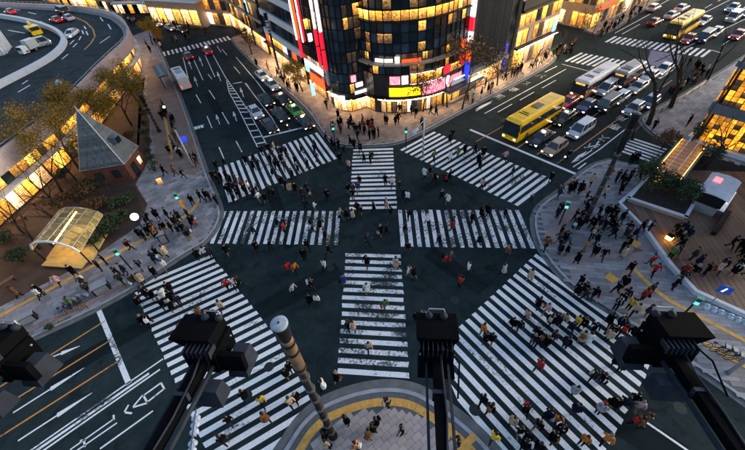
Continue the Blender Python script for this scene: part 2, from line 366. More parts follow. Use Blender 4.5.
M['sign_white'] = glow('lit_white_sign', (1.0, 0.93, 0.90), 0.85, (0.22, 0.10, 0.12), 9.0, rnd=0.3, contrast=(0.40, 0.50))
M['sign_blue'] = glow('lit_blue_sign', (0.02, 0.05, 0.85), 0.6, (0.01, 0.03, 0.5), 2.0)
M['sign_teal'] = glow('lit_teal_sign', (0.45, 0.85, 1.0), 0.6, (0.15, 0.4, 0.6), 3.0)
M['block_amber'] = glow('lit_glass_block', (1.0, 0.44, 0.02), 0.62, (0.50, 0.12, 0.004), 1.6, rnd=0.65)
M['lantern_amber'] = glow('lantern_amber', (1.0, 0.45, 0.05), 7.0, rnd=0.0)
M['spill_fill_mid'] = glow('mid_added_fill', (1.0, 0.68, 0.36), 15.0, rnd=0.2)  # made-up warm fill strips under the ledges, added to brighten the pavements
M['spill_fill_dim'] = glow('dim_added_fill', (1.0, 0.62, 0.28), 6.0, rnd=0.2); M['strip_amber'] = glow('amber_light_strip', (1.0, 0.45, 0.05), 4.0, rnd=0.0)
M['spill_fill'] = glow('added_fill_strip', (1.0, 0.70, 0.36), 45.0, rnd=0.2)
M['lamp_white'] = glow('lamp_white', (1.0, 0.98, 0.95), 2.6, rnd=0.0)
M['lamp_warm'] = glow('lamp_warm', (1.0, 0.70, 0.30), 3.5, rnd=0.2)
M['lamp_green'] = glow('lamp_green', (0.10, 0.95, 0.65), 0.6, rnd=0.0)
M['head_lamp'] = glow('head_lamp', (1.0, 0.74, 0.45), 5.0, rnd=0.6)
M['tail_lamp'] = glow('tail_lamp', (1.0, 0.05, 0.02), 0.9, rnd=0.6)
M['lens_off'] = mat('unlit_lens', (0.05, 0.06, 0.07), 0.2)
M['globe_off'] = mat('unlit_globe', (0.40, 0.47, 0.58), 0.4, var=0.25)

# ================================================================== the setting: road, pavements
b = MB(); b.add([(-600, -600, 0), (600, -600, 0), (600, 600, 0), (-600, 600, 0)], [(0, 1, 2, 3)])
road = tag(b.build('road', M['asphalt']), 'dark blue-grey asphalt of the wide crossing and its streets', 'road', kind='structure')

def px_poly(pts): return [tuple(G(*p)) if not isinstance(p, Vector) else tuple(p) for p in pts]
def wv(x, y): return Vector((x, y))

def offset_line(line, d):
    """polyline moved sideways (left of travel is +)"""
    out = []
    for i, p in enumerate(line):
        a = Vector(line[max(i - 1, 0)]); c = Vector(line[min(i + 1, len(line) - 1)]); t = (c - a).normalized(); out.append((p[0] - t.y * d, p[1] + t.x * d))
    return out

def smooth_line(line, it=2):
    for _ in range(it):
        o = [line[0]]
        for a, c in zip(line[:-1], line[1:]):
            o += [(a[0] * .75 + c[0] * .25, a[1] * .75 + c[1] * .25), (a[0] * .25 + c[0] * .75, a[1] * .25 + c[1] * .75)]
        o.append(line[-1]); line = o
    return line

def ribbon(line, d0, d1, z0, z1, mb):
    A = offset_line(line, d0); B = offset_line(line, d1)
    for i in range(len(line) - 1):
        q = [A[i], A[i + 1], B[i + 1], B[i]]; mb.prism(q, z0, z1)

PAVED = []           # polygons people can stand on, with their level
KZ = 0.13
def pavement(label, kerb_px, close, side, paved_mat, slab, ang, tone_mats=None):
    kl = [tuple(G(*p)) for p in kerb_px]; kl = smooth_line(kl)
    poly = kl + [tuple(c) for c in close]
    r = tag(MB().prism(poly, -0.3, KZ - 0.012).build('pavement', M['pave_base']), label, 'pavement', kind='structure')
    PAVED.append((poly, KZ))
    k = MB(); ribbon(kl, 0.0, side * 0.24, -0.2, KZ + 0.004, k); k.build('kerb', M['kerb'], r)
    g = MB(); ribbon(kl, -side * 0.02, -side * 0.5, -0.1, 0.006, g); g.build('gutter', M['gutter'], r)
    if slab:
        inner = offset_line(kl, side * 0.26) + [tuple(c) for c in close]
        sx, sy = slab; xs = [p[0] for p in inner]; ys = [p[1] for p in inner]; cs, sn = cos(ang), sin(ang)
        us = [x * cs + y * sn for x, y in inner]; vs = [-x * sn + y * cs for x, y in inner]
        mb = MB(); tones = []
        u0, v0 = math.floor(min(us)), math.floor(min(vs)); nu, nv = int((max(us) - u0) / sx) + 1, int((max(vs) - v0) / sy) + 1
        rr = random.Random(5)
        for j in range(nv):
            off = 0.5 * sx * (j % 2)
            for i in range(-1, nu):
                u, v = u0 + i * sx + off, v0 + j * sy; cu, cv = u + sx / 2, v + sy / 2
                x, y = cu * cs - cv * sn, cu * sn + cv * cs
                pp = P(x, y, 0)
                if y < 3 or not (-30 < pp[0] < 775 and -10 < pp[1] < 470): continue
                if not inside((x, y), inner): continue
                h = 0.006
                q = []
                for du, dv in ((0.012, 0.012), (sx - 0.012, 0.012), (sx - 0.012, sy - 0.012), (0.012, sy - 0.012)):
                    q.append(((u + du) * cs - (v + dv) * sn, (u + du) * sn + (v + dv) * cs))
                z = KZ + rr.uniform(-0.003, 0.002)
                mb.add([(p[0], p[1], KZ - 0.03) for p in q] + [(p[0], p[1], z) for p in q], [(4, 5, 6, 7), (0, 1, 5, 4), (1, 2, 6, 5), (2, 3, 7, 6), (3, 0, 4, 7)])
                tones += [rr.random()] * 5
        o = mb.build('paving_slabs', paved_mat, r); o['kind'] = 'stuff'
        a = o.data.attributes.new('tone', 'FLOAT', 'FACE'); a.data.foreach_set('value', tones)
    return r, kl

RA = Vector((-0.477, 0.879)); RB = Vector((0.82, 0.572)); angA = atan2(RA.y, RA.x); angB = atan2(RB.y, RB.x)
pv_left, kl_left = pavement('grey paved corner on the left with the pointed-roof police box', [(150, 30), (165, 62), (185, 110), (204, 169), (215, 195), (221, 212), (218, 225), (205, 243), (185, 253), (133, 289), (90, 312), (41, 334), (0, 354), (-60, 385)],
    [wv(-70, -5), wv(-70, 100), wv(-62, 112)], -1, M['pave_grey'], (0.9, 0.6), angB)
pv_top, kl_top = pavement('pale paved corner at the top below the dark glass building', [(232, 38), (240, 50), (280, 85), (308, 110), (324, 134), (333, 142), (345, 146), (370, 146), (393, 144), (406, 140), (431, 128), (454, 115), (559, 61), (548, 50)],
    [wv(30, 95), wv(-20, 115)], 1, M['pave_warm'], (0.8, 0.8), angB)
pv_right, kl_right = pavement('grey paved corner on the right beside the wooden deck', [(612, 160), (590, 166), (560, 192), (542, 204), (535, 215), (534, 225), (538, 243), (547, 258), (570, 286), (629, 322), (745, 400), (800, 445)],
    [wv(45, -2), wv(62, 10), wv(62, 22), wv(40, 33)], 1, M['pave_grey'], (1.6, 0.4), radians(-14))
pv_side, kl_side = pavement('grey pavement beside the amber glass-block building', [(690, 152), (660, 139), (647, 129), (641, 121), (643, 116), (700, 86), (745, 57), (830, 0)],
    [wv(110, 70), wv(80, 20), wv(48, 33)], -1, M['pave_grey'], (0.9, 0.6), angB)
pv_far, kl_far = pavement('far pavement in front of the bright shops beyond the two zebra crossings', [(585, 30), (603, 37), (640, 11), (680, -14)],
    [wv(95, 150), wv(55, 120)], 1, M['pave_warm'], (1.2, 1.2), angB)

# bottom corner: individually laid slabs
bk = smooth_line([tuple(G(*p)) for p in [(262, 480), (285, 450), (300, 425), (318, 408), (340, 398), (365, 390.5), (390, 388), (412, 391), (430, 400), (452, 415), (470, 430), (490, 450), (512, 480)]])
bpoly = bk + [(9.5, 1.0), (9.5, -4), (-11, -4), (-11, 1.0)]
pv_bot = tag(MB().prism(bpoly, -0.3, KZ - 0.02).build('pavement', M['pave_base']), 'rounded pale paved corner at the bottom edged with yellow tactile tiles', 'pavement', kind='structure')
PAVED.append((bpoly, KZ))
k = MB(); ribbon(bk, 0, -0.3, -0.2, KZ + 0.01, k); k.build('kerb', M['kerb'], pv_bot)
k = MB(); ribbon(bk, 0.02, 0.75, -0.1, 0.008, k); k.build('gutter', M['gutter'], pv_bot)
k = MB(); ribbon(bk, -0.75, -1.35, KZ - 0.06, KZ + 0.012, k); tp = k.build('tactile_strip', M['tactile'], pv_bot)
k = MB()
tl = offset_line(bk, -1.05)
for i in range(len(tl) - 1):
    a, c = Vector(tl[i]), Vector(tl[i + 1]); n = max(1, int((c - a).length / 0.3)); d = (c - a).normalized()
    for q in range(n):
        for s in (-0.2, -0.07, 0.07, 0.2):
            p = a + (c - a) * ((q + 0.5) / n) + Vector((-d.y, d.x)) * s; k.box((p.x, p.y, KZ + 0.02), (0.14, 0.05, 0.016), atan2(d.y, d.x))
kk = k.build('tactile_bars', M['tactile'], tp); kk['kind'] = 'stuff'
inner = offset_line(bk, -0.34) + [(9.5, 1.0), (9.5, -4), (-11, -4), (-11, 1.0)]
strip_in, strip_out = offset_line(bk, -1.36), None
ang = radians(33); cs, sn = cos(ang), sin(ang); cnt = 0
for j in range(-50, 70):
    for i in range(-50, 70):
        u, v = i * 0.72 + (0.36 if j % 2 else 0), j * 0.47; x, y = u * cs - v * sn, u * sn + v * cs
        if y < 5.6 or abs(x) > 9 or not inside((x, y), inner): continue
        dmin = min(hypot(x - p[0], y - p[1]) for p in bk)
        if dmin < 0.56 or abs(dmin - 1.05) < 0.50: continue
        pp = P(x, y, 0)
        if pp[1] > 462: continue
        piece('slab', (x, y, KZ - 0.02 + random.uniform(-0.003, 0.003)), (0.7, 0.45, 0.06), ang, M['pave_light'], pv_bot); cnt += 1
# side yellow strips branching at the kerb
for a, c in (((452, 425), (440, 450)), ((475, 436), (455, 455))):
    p, q = G(*a), G(*c); d = q - p
    piece('tactile_strip', ((p.x + q.x) / 2, (p.y + q.y) / 2, KZ), (d.length, 0.5, 0.05), atan2(d.y, d.x), M['tactile'], pv_bot)

def tactile_line(pts_px, parent, w=0.32):
    k = MB(); ln = smooth_line([tuple(G(*p)) for p in pts_px], 1); ribbon(ln, -w / 2, w / 2, KZ - 0.05, KZ + 0.012, k); k.build('tactile_strip', M['tactile'], parent)
tactile_line([(-30, 333), (0, 317), (60, 285), (115, 255), (152, 236), (178, 222), (192, 212), (200, 200)], pv_left, 0.45)
MB().prism([tuple(G(*p)) for p in [(149, 58), (163, 63), (184, 113), (202, 166), (196, 176), (158, 172), (152, 130), (147, 90)]], KZ - 0.02, KZ + 0.007).build('paving_or_light_band', M['pave_warm'], pv_left)  # shop light on this pavement strip, painted as warm-coloured paving
tactile_line([(172, 160), (168, 130), (162, 108)], pv_left, 0.4)
tactile_line([(632, 268), (660, 297), (700, 318), (745, 342)], pv_right, 0.4)
for px, py in ((634, 244), (611, 279)):
    c = G(px, py); piece('tactile_tile', (c.x, c.y, KZ), (0.95, 0.95, 0.05), angA, M['tactile'], pv_right)
for a, c in (((700, 341), (745, 368)),):
    p, q = G(*a), G(*c); d = q - p; piece('tactile_strip', ((p.x + q.x) / 2, (p.y + q.y) / 2, KZ), (d.length + 4, 0.35, 0.05), atan2(d.y, d.x), M['tactile'], pv_right)
# pinkish bands in the right paving
for a, c in (((565, 262), (655, 245)), ((640, 250), (618, 300)), ((575, 205), (548, 240))):
    p, q = G(*a), G(*c); d = q - p; piece('paving_or_light_band', ((p.x + q.x) / 2, (p.y + q.y) / 2, KZ - 0.008), (d.length, 1.1, 0.03), atan2(d.y, d.x), M['pave_pink'], pv_right)
# red-brown plaza round the police box
plaza_poly = [tuple(G(*p)) for p in [(-60, 350), (0, 308), (40, 287), (66, 274), (105, 250), (140, 226), (148, 205), (136, 185), (150, 160), (150, 120), (140, 80)]] + [(-46, 82), (-52, 10)]
tag(MB().prism(plaza_poly, 0.0, KZ + 0.02).build('plaza', M['plaza']), 'red-brown paved plaza round the police box and glass canopy', 'plaza', kind='structure')
PAVED.insert(0, (plaza_poly, KZ + 0.02))

for (px, py, w, l, a) in ((300, 290, 2.2, 9, 0.5), (455, 270, 1.8, 7, -0.9), (280, 215, 1.6, 12, 1.9), (620, 420, 2.4, 8, -0.8), (100, 350, 1.8, 9, 0.6), (215, 105, 1.6, 12, 2.0), (520, 105, 1.6, 10, 0.6), (440, 180, 1.4, 6, 0.6)):
    g = G(px, py); piece('asphalt_patch', (g.x, g.y, -0.003), (l, w, 0.01), a, M['patch'], road)
MANH = [(475, 410, 'beside the rounded bottom pavement kerb'), (269, 367, 'on the lower left zebra crossing'), (247, 396, 'near the bottom of the lower left crossing'), (330, 268, 'left of the near middle stripes'), (455, 300, 'right of the near middle stripes'), (680, 408, 'on the dark lower right road'), (250, 230, 'on the left upright bars'), (505, 120, 'in front of the yellow coach')]
for px, py, lb in MANH:
    g = G(px, py); o = MB().lathe([(0.44, -0.02), (0.44, 0.006), (0.40, 0.008), (0.39, 0.0055), (1e-6, 0.0055)], (0, 0, 0), 18).build('manhole_cover', M['iron']); o.location = (g.x, g.y, 0.001); tag(o, 'round dark iron manhole cover ' + lb, 'manhole cover', 'manhole covers')

# ------------------------------------------------------------------ zebra crossings
def line_hit(p, d, poly):
    """where the line p + t*d crosses a polyline, nearest to p"""
    best = None
    for a, c in zip(poly[:-1], poly[1:]):
        a, c = Vector(a), Vector(c); e = c - a; den = d.x * e.y - d.y * e.x
        if abs(den) < 1e-9: continue
        t = ((a.x - p.x) * e.y - (a.y - p.y) * e.x) / den; s = ((a.x - p.x) * d.y - (a.y - p.y) * d.x) / den
        if -0.001 <= s <= 1.001 and (best is None or abs(t) < abs(best)): best = t
    return None if best is None else p + d * best

ZEBRA = {}
def zebra(label, edge1, edge2, stripe_dir, period=0.905, width=0.46, m='paint', extend=0.0, keep=None):
    gv_ = lambda p: p.copy() if isinstance(p, Vector) else Vector(G(*p))
    e1 = [gv_(p) for p in edge1]; e2 = [gv_(p) for p in edge2]
    d = (G(*stripe_dir[1]) - G(*stripe_dir[0])).normalized(); n = Vector((-d.y, d.x))
    ps = [p.dot(n) for p in e1 + e2]; lo, hi = min(ps), max(ps)
    c = sum(e1 + e2, Vector((0, 0))) / (len(e1) + len(e2))
    r = empty('zebra_crossing', (c.x, c.y, 0), 0, label, 'zebra crossing', kind='structure')
    kx = lo + 0.1
    while kx < hi:
        q = []
        for o in (0, width):
            base = n * (kx + o) + d * c.dot(d)
            h1, h2 = line_hit(base, d, e1), line_hit(base, d, e2); q.append((h1, h2))
        kx += period
        if any(a is None or b_ is None for a, b_ in q): continue
        (a0, b0), (a1, b1) = q
        if (a0 - b0).length < 0.4: continue
        mid = (a0 + b0 + a1 + b1) / 4
        jit = lambda v: v + d * random.uniform(-0.06, 0.06)
        pts = [jit(a0), jit(b0), jit(b1), jit(a1)]
        if any(inside(mid + (x - mid) * 0.5, pl) for pl, _ in PAVED for x in (a0,)) and inside(mid, bpoly): continue
        mb = MB(); mb.add([(p.x, p.y, 0.0045) for p in pts], [(0, 1, 2, 3)])
        if (pts[1] - pts[0]).cross(pts[3] - pts[0]) < 0: mb.f = [(3, 2, 1, 0)]
        mb.build('stripe', M[m], r)
    ZEBRA[label] = [tuple(p) for p in e1] + [tuple(p) for p in reversed(e2)]
    return r

zebra('worn zebra crossing running up the middle, far half towards the glass building', [(349, 210), (353.5, 147)], [(397, 209), (393, 146)], ((349, 200), (396, 199)), m='paint')
zebra('worn zebra crossing running up the middle, near half towards the rounded pavement', [(336.5, 386), (346, 247)], [(410, 384), (400, 247)], ((341, 310), (405, 313)), m='paint_worn')
zebra('worn zebra crossing with upright bars between the left corner and the middle', [(223, 211), (346, 211)], [(209, 243.5), (346, 245)], ((285, 211), (277, 245)), m='paint_worn')
zebra('worn zebra crossing with upright bars between the middle and the right corner', [(398, 210), (520, 210)], [(400, 246.5), (540, 248.5)], ((465, 211), (475, 248)), m='paint_worn')
zebra('upper left zebra crossing over the road with the green car', [(223, 205), (353, 152)], [(211, 170), (321, 131)], ((213, 170), (223, 205)))
zebra('upper right zebra crossing in front of the yellow coach', [(396, 148), (524, 209)], [(430, 130), (561, 182.5)], ((523.5, 209), (559, 181.6)))
zebra('lower left zebra crossing ending by the tall lamp post', [(203, 245), (271, 330), (312, 402), wv(-7.6, 8.0)], [(132, 286), (190, 415), wv(-9.5, 2.5)], ((204, 446), (306, 387)))
zebra('lower right zebra crossing crowded with people walking in the lower corner', [wv(6.0, 6.5), (451, 385), (456, 330), (540, 250)], [wv(6.5, -0.8), (612, 440), (643, 382), (662, 333)], ((525.4, 263.5), (560, 289)))
zebra('small zebra crossing over the side street by the glass-block building', [(617, 153), (636, 134)], [(650, 166), (668, 148)], ((618, 151), (652, 163)), period=0.8, width=0.42)
zebra('far zebra crossing just behind the white and orange bus', [(562, 60.5), (668, 80)], [(578, 52), (676, 70)], ((600, 66), (614, 58)), period=0.95, width=0.48)
zebra('farthest zebra crossing in front of the distant yellow bus', [(600, 41), (708, 58)], [(611, 35.5), (719, 51)], ((655, 50), (664, 44)), period=0.95, width=0.48)
zebra('far zebra crossing at the end of the road beyond the red cars', [(148, 60), (233, 39)], [(150, 55), (232, 35)], ((190, 51.5), (187, 46)), period=1.0, width=0.5)

# ------------------------------------------------------------------ painted lines
def marking_root(label, c): return empty('road_marking', (c.x, c.y, 0), 0, label, 'road marking', kind='structure')
def pline(r, a, c, w, m='paint', w2=None, name='line', z=0.0045):
    p, q = G(*a), G(*c); d = (q - p).normalized(); n = Vector((-d.y, d.x)); w2 = w if w2 is None else w2
    mb = MB(); pts = [p - n * w / 2, q - n * w2 / 2, q + n * w2 / 2, p + n * w / 2]
    mb.add([(v.x, v.y, z) for v in pts], [(0, 1, 2, 3)]); return mb.build(name, M[m], r)
def ppoly(r, pts, m='paint', name='line', z=0.0045):
    v = [G(*p) for p in pts]; a = sum(v[i - 1].x * v[i].y - v[i].x * v[i - 1].y for i in range(len(v)))
    if a < 0: v = v[::-1]
    mb = MB(); mb.add([(p.x, p.y, z) for p in v], [tuple(range(len(v)))]); return mb.build(name, M[m], r)

r = marking_root('white and orange lane lines and arrows on the lower left road', G(80, 390))
pline(r, (97, 306), (129, 384), 0.45, name='stop_line')
for a, c in (((-40, 412), (105, 321)), ((-60, 446), (111, 340)), ((-80, 488), (117, 362))): pline(r, a, c, 0.15, 'paint_orange', z=0.005)
for (x0, y0), (x1, y1) in (((13, 413), (84, 368)), ((18, 441), (92, 393)), ((40, 362), (80, 346))):
    xm, ym = x0 * .47 + x1 * .53, y0 * .47 + y1 * .53
    pline(r, (x0, y0), (xm, ym), 0.14, name='arrow'); pline(r, (xm, ym), (x1, y1), 0.42, w2=0.05, name='arrow')
for a, c, w in (((20, 458), (147, 370), 0.14), ((20, 462), (149, 373.5), 0.22), ((30, 460), (160, 369.5), 0.16), ((147, 370), (163, 359), .14), ((100, 449), (153, 411), .14), ((70, 450), (114, 419), .12), ((75, 452), (117, 423), .12)): pline(r, a, c, w)
for a, c in (((161, 383), (143, 396)), ((164, 389), (147, 402.5)), ((161, 383), (164.5, 389.5)), ((143, 395), (147.5, 403)), ((143, 395), (133, 407)), ((147.5, 403), (133, 407.5)), ((128.6, 405), (124.5, 412)), ((125, 412.5), (132, 413.5)), ((113.5, 415), (114, 420)), ((80, 441), (86, 440)), ((84, 441), (85, 447))): pline(r, a, c, 0.15, name='arrow')
r = marking_root('ladder hatching and lane lines on the upper left road', G(230, 100))
pline(r, (226.5, 79), (206, 42), 0.16)
L0 = [(226.5, 80), (229, 92), (240, 112), (257.5, 147)]; L1 = [(227, 79), (236, 92), (249, 112), (267, 145)]
for ln in (L0, L1):
    for a, c in zip(ln[:-1], ln[1:]): pline(r, a, c, 0.14)
for i in range(16):
    t = (i + 1) / 16.5; f = lambda ln: ((lambda s, k: (ln[k][0] + (ln[k + 1][0] - ln[k][0]) * s, ln[k][1] + (ln[k + 1][1] - ln[k][1]) * s))((t * 3) % 1, min(2, int(t * 3))))
    pline(r, f(L0), f(L1), 0.32, name='hatch')
for a, c in (((262, 137.5), (303, 127.5)),): pline(r, a, c, 0.4, name='stop_line')
for a, c in (((196, 94.5), (201, 103)), ((209, 90), (215, 99)), ((207, 116), (212, 128)), ((222, 112), (229, 124)), ((219, 147), (224, 159)), ((236, 141), (242, 152)), ((205, 55), (215, 77)), ((193, 58), (203, 80)), ((183, 57), (190, 85)), ((234, 66.5), (240, 73.5)), ((246, 83), (252, 92)), ((222, 49), (227, 55)), ((258, 83), (276, 108)), ((276, 108), (290, 130)), ((245, 83), (272, 118)), ((272, 118), (280, 132)), ((236, 57), (258, 83)), ((217, 46), (221, 52)), ((208, 74), (212, 79))): pline(r, a, c, 0.16)
for x, y in ((217, 117), (234, 114), (195, 79), (241, 90), (218, 74), (200, 59), (189, 62)):
    pline(r, (x, y), (x + 2.8, y + 7), 0.12, name='arrow'); pline(r, (x - 0.8, y - 2.5), (x + 0.6, y + 1.8), 0.1, w2=0.55, name='arrow')
pline(r, (233, 83.5), (242, 82), 0.35, name='line')
r = marking_root('stop line, orange lane lines and white lane lines on the upper right road', G(540, 120))
pline(r, (470, 129.5), (576, 174), 0.42, name='stop_line')
for a, c in (((476, 141.5), (505, 125)), ((517, 148), (640, 66)), ((537, 154.5), (655, 74)), ((557, 163.5), (672, 80))): pline(r, a, c, 0.14, 'paint_orange', z=0.005)
for a, c in (((484.5, 113.5), (566, 69)), ((498, 112), (512, 104)), ((520, 100), (534, 92)), ((542, 88), (556, 80)), ((476, 111), (491, 102.5)), ((545, 72), (557, 66)), ((562, 64), (600, 74))): pline(r, a, c, 0.15)
ppoly(r, [(475, 110), (480, 106), (493, 100.5), (482, 107.5)], name='arrow')
for a, c in (((573, 167), (600, 149)), ((600, 149), (646, 113))): pline(r, a, c, 0.15)
ppoly(r, [(571, 163), (578, 155.5), (587, 151), (579, 160)], name='arrow'); pline(r, (577, 160), (592, 150), 0.15, name='arrow')
for a, c in (((578, 169), (586, 163)), ((588, 147), (600, 144.5)), ((594, 148), (599, 141))): pline(r, a, c, 0.18, name='arrow')
for a, c in (((655, 62), (745, 19)), ((712, 50), (722, 53)), ((650, 10), (690, -12)), ((690, 20), (745, -8)), ((705, 8), (712, 4)), ((718, 1), (726, -3)), ((615, 33), (650, 14)), ((622, 34), (640, 24)), ((722, 45), (733, 38))): pline(r, a, c, 0.18)
r = marking_root('blue painted panel between the two far zebra crossings', G(664, 58))
ppoly(r, [(646, 64), (651, 50), (682, 55), (676, 69)], 'paint_blue', 'panel')
r = marking_root('white line and arrow marks on the dark lower right road', G(690, 420))
pline(r, (640, 418), (710, 466), 0.16)
for x, y in ((723, 377.5), (732, 382), (740, 387.5)):
    pline(r, (x, y), (x + 7, y + 4.5), 0.28, name='arrow'); pline(r, (x + 1, y + 6), (x + 7, y + 4.5), 0.2, name='arrow')
for px, py, hw in ((0, 0, 0),): pass

def road_text(s, px, py, size, rz, r, sx=1.0):
    cu = bpy.data.curves.new('lettering', 'FONT'); cu.body = s; cu.size = size; cu.align_x = 'CENTER'; cu.align_y = 'CENTER'
    o = bpy.data.objects.new('lettering', cu); COL.objects.link(o); bpy.context.view_layer.update()
    me = bpy.data.meshes.new_from_object(o); bpy.data.objects.remove(o); me.name = 'lettering'
    me.materials.clear(); me.materials.append(M['paint_worn'])
    q = bpy.data.objects.new('lettering', me); COL.objects.link(q); g = G(px, py); q.parent = r
    q.location = Vector((g.x, g.y, 0.005)) - Vector(r.location); q.rotation_euler = (0, 0, rz); q.scale = (1, sx, 1)
r = marking_root('white road lettering in the bus lane by the shops', G(515, 88))
for s, p in zip('用専スバ', ((499, 97), (513, 90), (526, 83.5), (540, 76))): road_text(s, *p, 1.5, angB - pi / 2, r, 1.35)
r = marking_root('white road lettering in the lane beside the side street', G(605, 135))
for s, p in zip('バス専用', ((592, 146.5), (604, 138), (616, 126.5), (622, 118))): road_text(s, *p, 1.5, angB + pi / 2, r, 1.3)

# ================================================================== buildings
def frames(poly, centre=(5, 40)):
    """for each stretch of a facade line: start, direction, outward normal, length, angle"""
    for a, c in zip(poly[:-1], poly[1:]):
        a, c = Vector(a), Vector(c); d = c - a; L = d.length; d.normalize(); n = Vector((d.y, -d.x))
        if n.dot(Vector(centre) - a) < 0: n = -n
        yield a, d, n, L, atan2(d.y, d.x)

def glaze(poly, z0, z1, w, matf, parent, proud=0.06, gap=0.1, name='pane', centre=(5, 40), thick=0.06):
    k = 0
    for a, d, n, L, an in frames(poly, centre):
        q = max(1, round(L / w)); s = L / q
        for i in range(q):
            m = matf(k) if callable(matf) else matf; k += 1
            if m is None: continue
            p = a + d * (s * (i + 0.5)) + n * proud
            piece(name, (p.x, p.y, (z0 + z1) / 2), (s - gap, thick, z1 - z0 - gap), an, m, parent)

def band(poly, z0, z1, m, parent, proud=0.1, thick=0.2, name='ledge', centre=(5, 40), over=0.0):
    mb = MB()
    for a, d, n, L, an in frames(poly, centre):
        p = a + d * (L / 2) + n * proud; mb.box((p.x, p.y, (z0 + z1) / 2), (L + 2 * over + 0.05, thick, z1 - z0), an)
    return mb.build(name, m, parent)

def panel(poly, s0, s1, z0, z1, m, parent, proud=0.25, thick=0.15, name='sign', centre=(5, 40)):
    """flat box on a facade line between arc lengths s0..s1 (split at the corners)"""
    o = []; s = 0
    for a, d, n, L, an in frames(poly, centre):
        u0, u1 = max(s0, s), min(s1, s + L)
        if u1 - u0 > 0.05:
            p = a + d * ((u0 + u1) / 2 - s) + n * proud; o.append(piece(name, (p.x, p.y, (z0 + z1) / 2), (u1 - u0, thick, z1 - z0), an, m, parent))
        s += L
    return o

def pick(*opts):
    """weighted choice: (material, weight)..."""
    def f(k):
        t = random.random() * sum(w for _, w in opts)
        for m, w in opts:
            t -= w
            if t <= 0: return m
        return opts[-1][0]
    return f

# ---- dark glass corner building
TW = [(-9.2, 69.2), (-5.0, 61.5), (-4.4, 59.6), (-3.2, 58.3), (-1.5, 57.7), (0.0, 58.3), (1.0, 58.8)]
MA = [(1.0, 58.8), (2.4, 57.0), (4.2, 56.0), (6.6, 55.5), (9.0, 55.5), (11.4, 56.1), (13.5, 57.2), (17.5, 60.0)]
gb = empty('corner_building', (4, 60, 0), 0, 'dark glass corner building with curved front, amber floor and red signs', 'building')
back = [(17.5, 60.0), (10, 74), (-2, 78), (-9.2, 69.2)]
MB().prism(TW + MA[1:] + back[1:-1], 0, 27, 0).build('wall', M['dark'], gb)
GD, GBL, WD, WW, WY, WS, WWH = M['glass_dark'], M['glass_blue'], M['win_dim'], M['win_warm'], M['win_yellow'], M['win_shop'], M['win_white']
_dk = pick((GD, 10), (GBL, 4), (WD, 0.5))
litcol = {1: 0.6, 2: 0.3, 3: 0.6, 4: 0.75, 6: 0.3, 7: 0.5, 8: 0.7, 10: 0.35, 12: 0.5, 13: 0.35, 15: 0.6, 17: 0.5}
dk = lambda k: (WW if random.random() < 0.16 else M['win_mid']) if random.random() < litcol.get(k, 0.0) * 0.75 else _dk(k)
ROUND = TW[1:5]; REC = TW[4:]
for z0, z1 in ((3.3, 4.9), (4.9, 6.5), (6.5, 8.1), (8.1, 9.7), (9.7, 11.3), (11.3, 12.9), (12.9, 14.5), (14.5, 16.1), (16.1, 17.7), (17.7, 19.3)):
    glaze(TW[0:2], z0, z1, 1.3, pick((GD, 8), (WD, 3), (WW, 1)), gb); glaze(ROUND, z0, z1, 0.75, pick((GD, 8), (GBL, 5), (WD, 0.35)), gb)
    glaze(REC, z0, z1, 0.9, pick((GD, 6), (WD, 3), (WW, 0.8)), gb)
for z0, z1 in ((6.6, 8.1), (9.7, 11.1), (11.1, 12.5), (12.5, 13.9), (15.5, 16.9), (16.9, 18.3), (18.3, 19.7)): glaze(MA, z0, z1, 1.05, dk, gb)
glaze(MA, 14.05, 15.4, 1.05, pick((WY, 4), (WW, 5)), gb, proud=0.1)
mu = MB()
for ln, stp in ((MA, 1.05), (TW, 0.8)):
    for a, d, n, L, an in frames(ln):
        q = max(1, round(L / stp))
        for i in range(q + 1): p = a + d * (L * i / q) + n * 0.14; mu.box((p.x, p.y, 12.9), (0.07, 0.16, 13.2), an)
mu = mu.build('mullions', M['blackmetal'], gb); mu['kind'] = 'stuff'
band(MA, 13.85, 14.02, M['darkmetal'], gb, 0.25, 0.4); band(MA, 15.42, 15.6, M['darkmetal'], gb, 0.25, 0.4)
for zz in (6.58, 9.68, 11.1, 12.5, 16.9, 18.3): band(MA, zz - 0.04, zz + 0.04, M['blackmetal'], gb, 0.16, 0.12, 'transom')
for zz in (3.3, 4.9, 6.5, 8.1, 9.7, 11.3, 12.9, 14.5, 16.1, 17.7): band(TW, zz - 0.04, zz + 0.04, M['blackmetal'], gb, 0.16, 0.12, 'transom')
# terrace level with orange lights, sign rows
band(MA, 8.15, 8.4, M['warmstone'], gb, 0.5, 1.0); glaze(MA, 8.5, 9.6, 0.9, pick((WW, 3), (M['win_dim'], 4), (GD, 3)), gb)
panel(MA, 3.0, 5.6, 8.6, 9.1, M['sign_white'], gb, 0.55); panel(MA, 5.9, 6.6, 8.5, 9.4, M['sign_white'], gb, 0.55); panel(MA, 6.8, 9.6, 8.5, 8.95, M['sign_orange'], gb, 0.5)
for i in range(5): panel(MA, 8.2 + i * 1.05, 9.1 + i * 1.05, 5.2, 6.5, WW, gb, 0.3)
panel(MA, 8.1, 13.5, 5.0, 5.12, M['sign_white'], gb, 0.42, 0.1, 'light_strip'); panel(MA, 8.1, 13.5, 6.58, 6.7, M['sign_white'], gb, 0.42, 0.1, 'light_strip')
panel(MA, 5.0, 6.6, 5.1, 6.3, M['win_pink'], gb, 0.25); panel(MA, 6.8, 7.8, 5.1, 6.4, M['sign_white'], gb, 0.25)
panel(MA, 13.8, 15.2, 5.4, 6.6, M['sign_red'], gb, 0.3); panel(MA, 15.3, 18.0, 5.4, 6.5, WW, gb, 0.25)
panel(MA, 4.9, 9.6, 3.3, 4.6, M['sign_yellow'], gb, 0.5, 0.3)
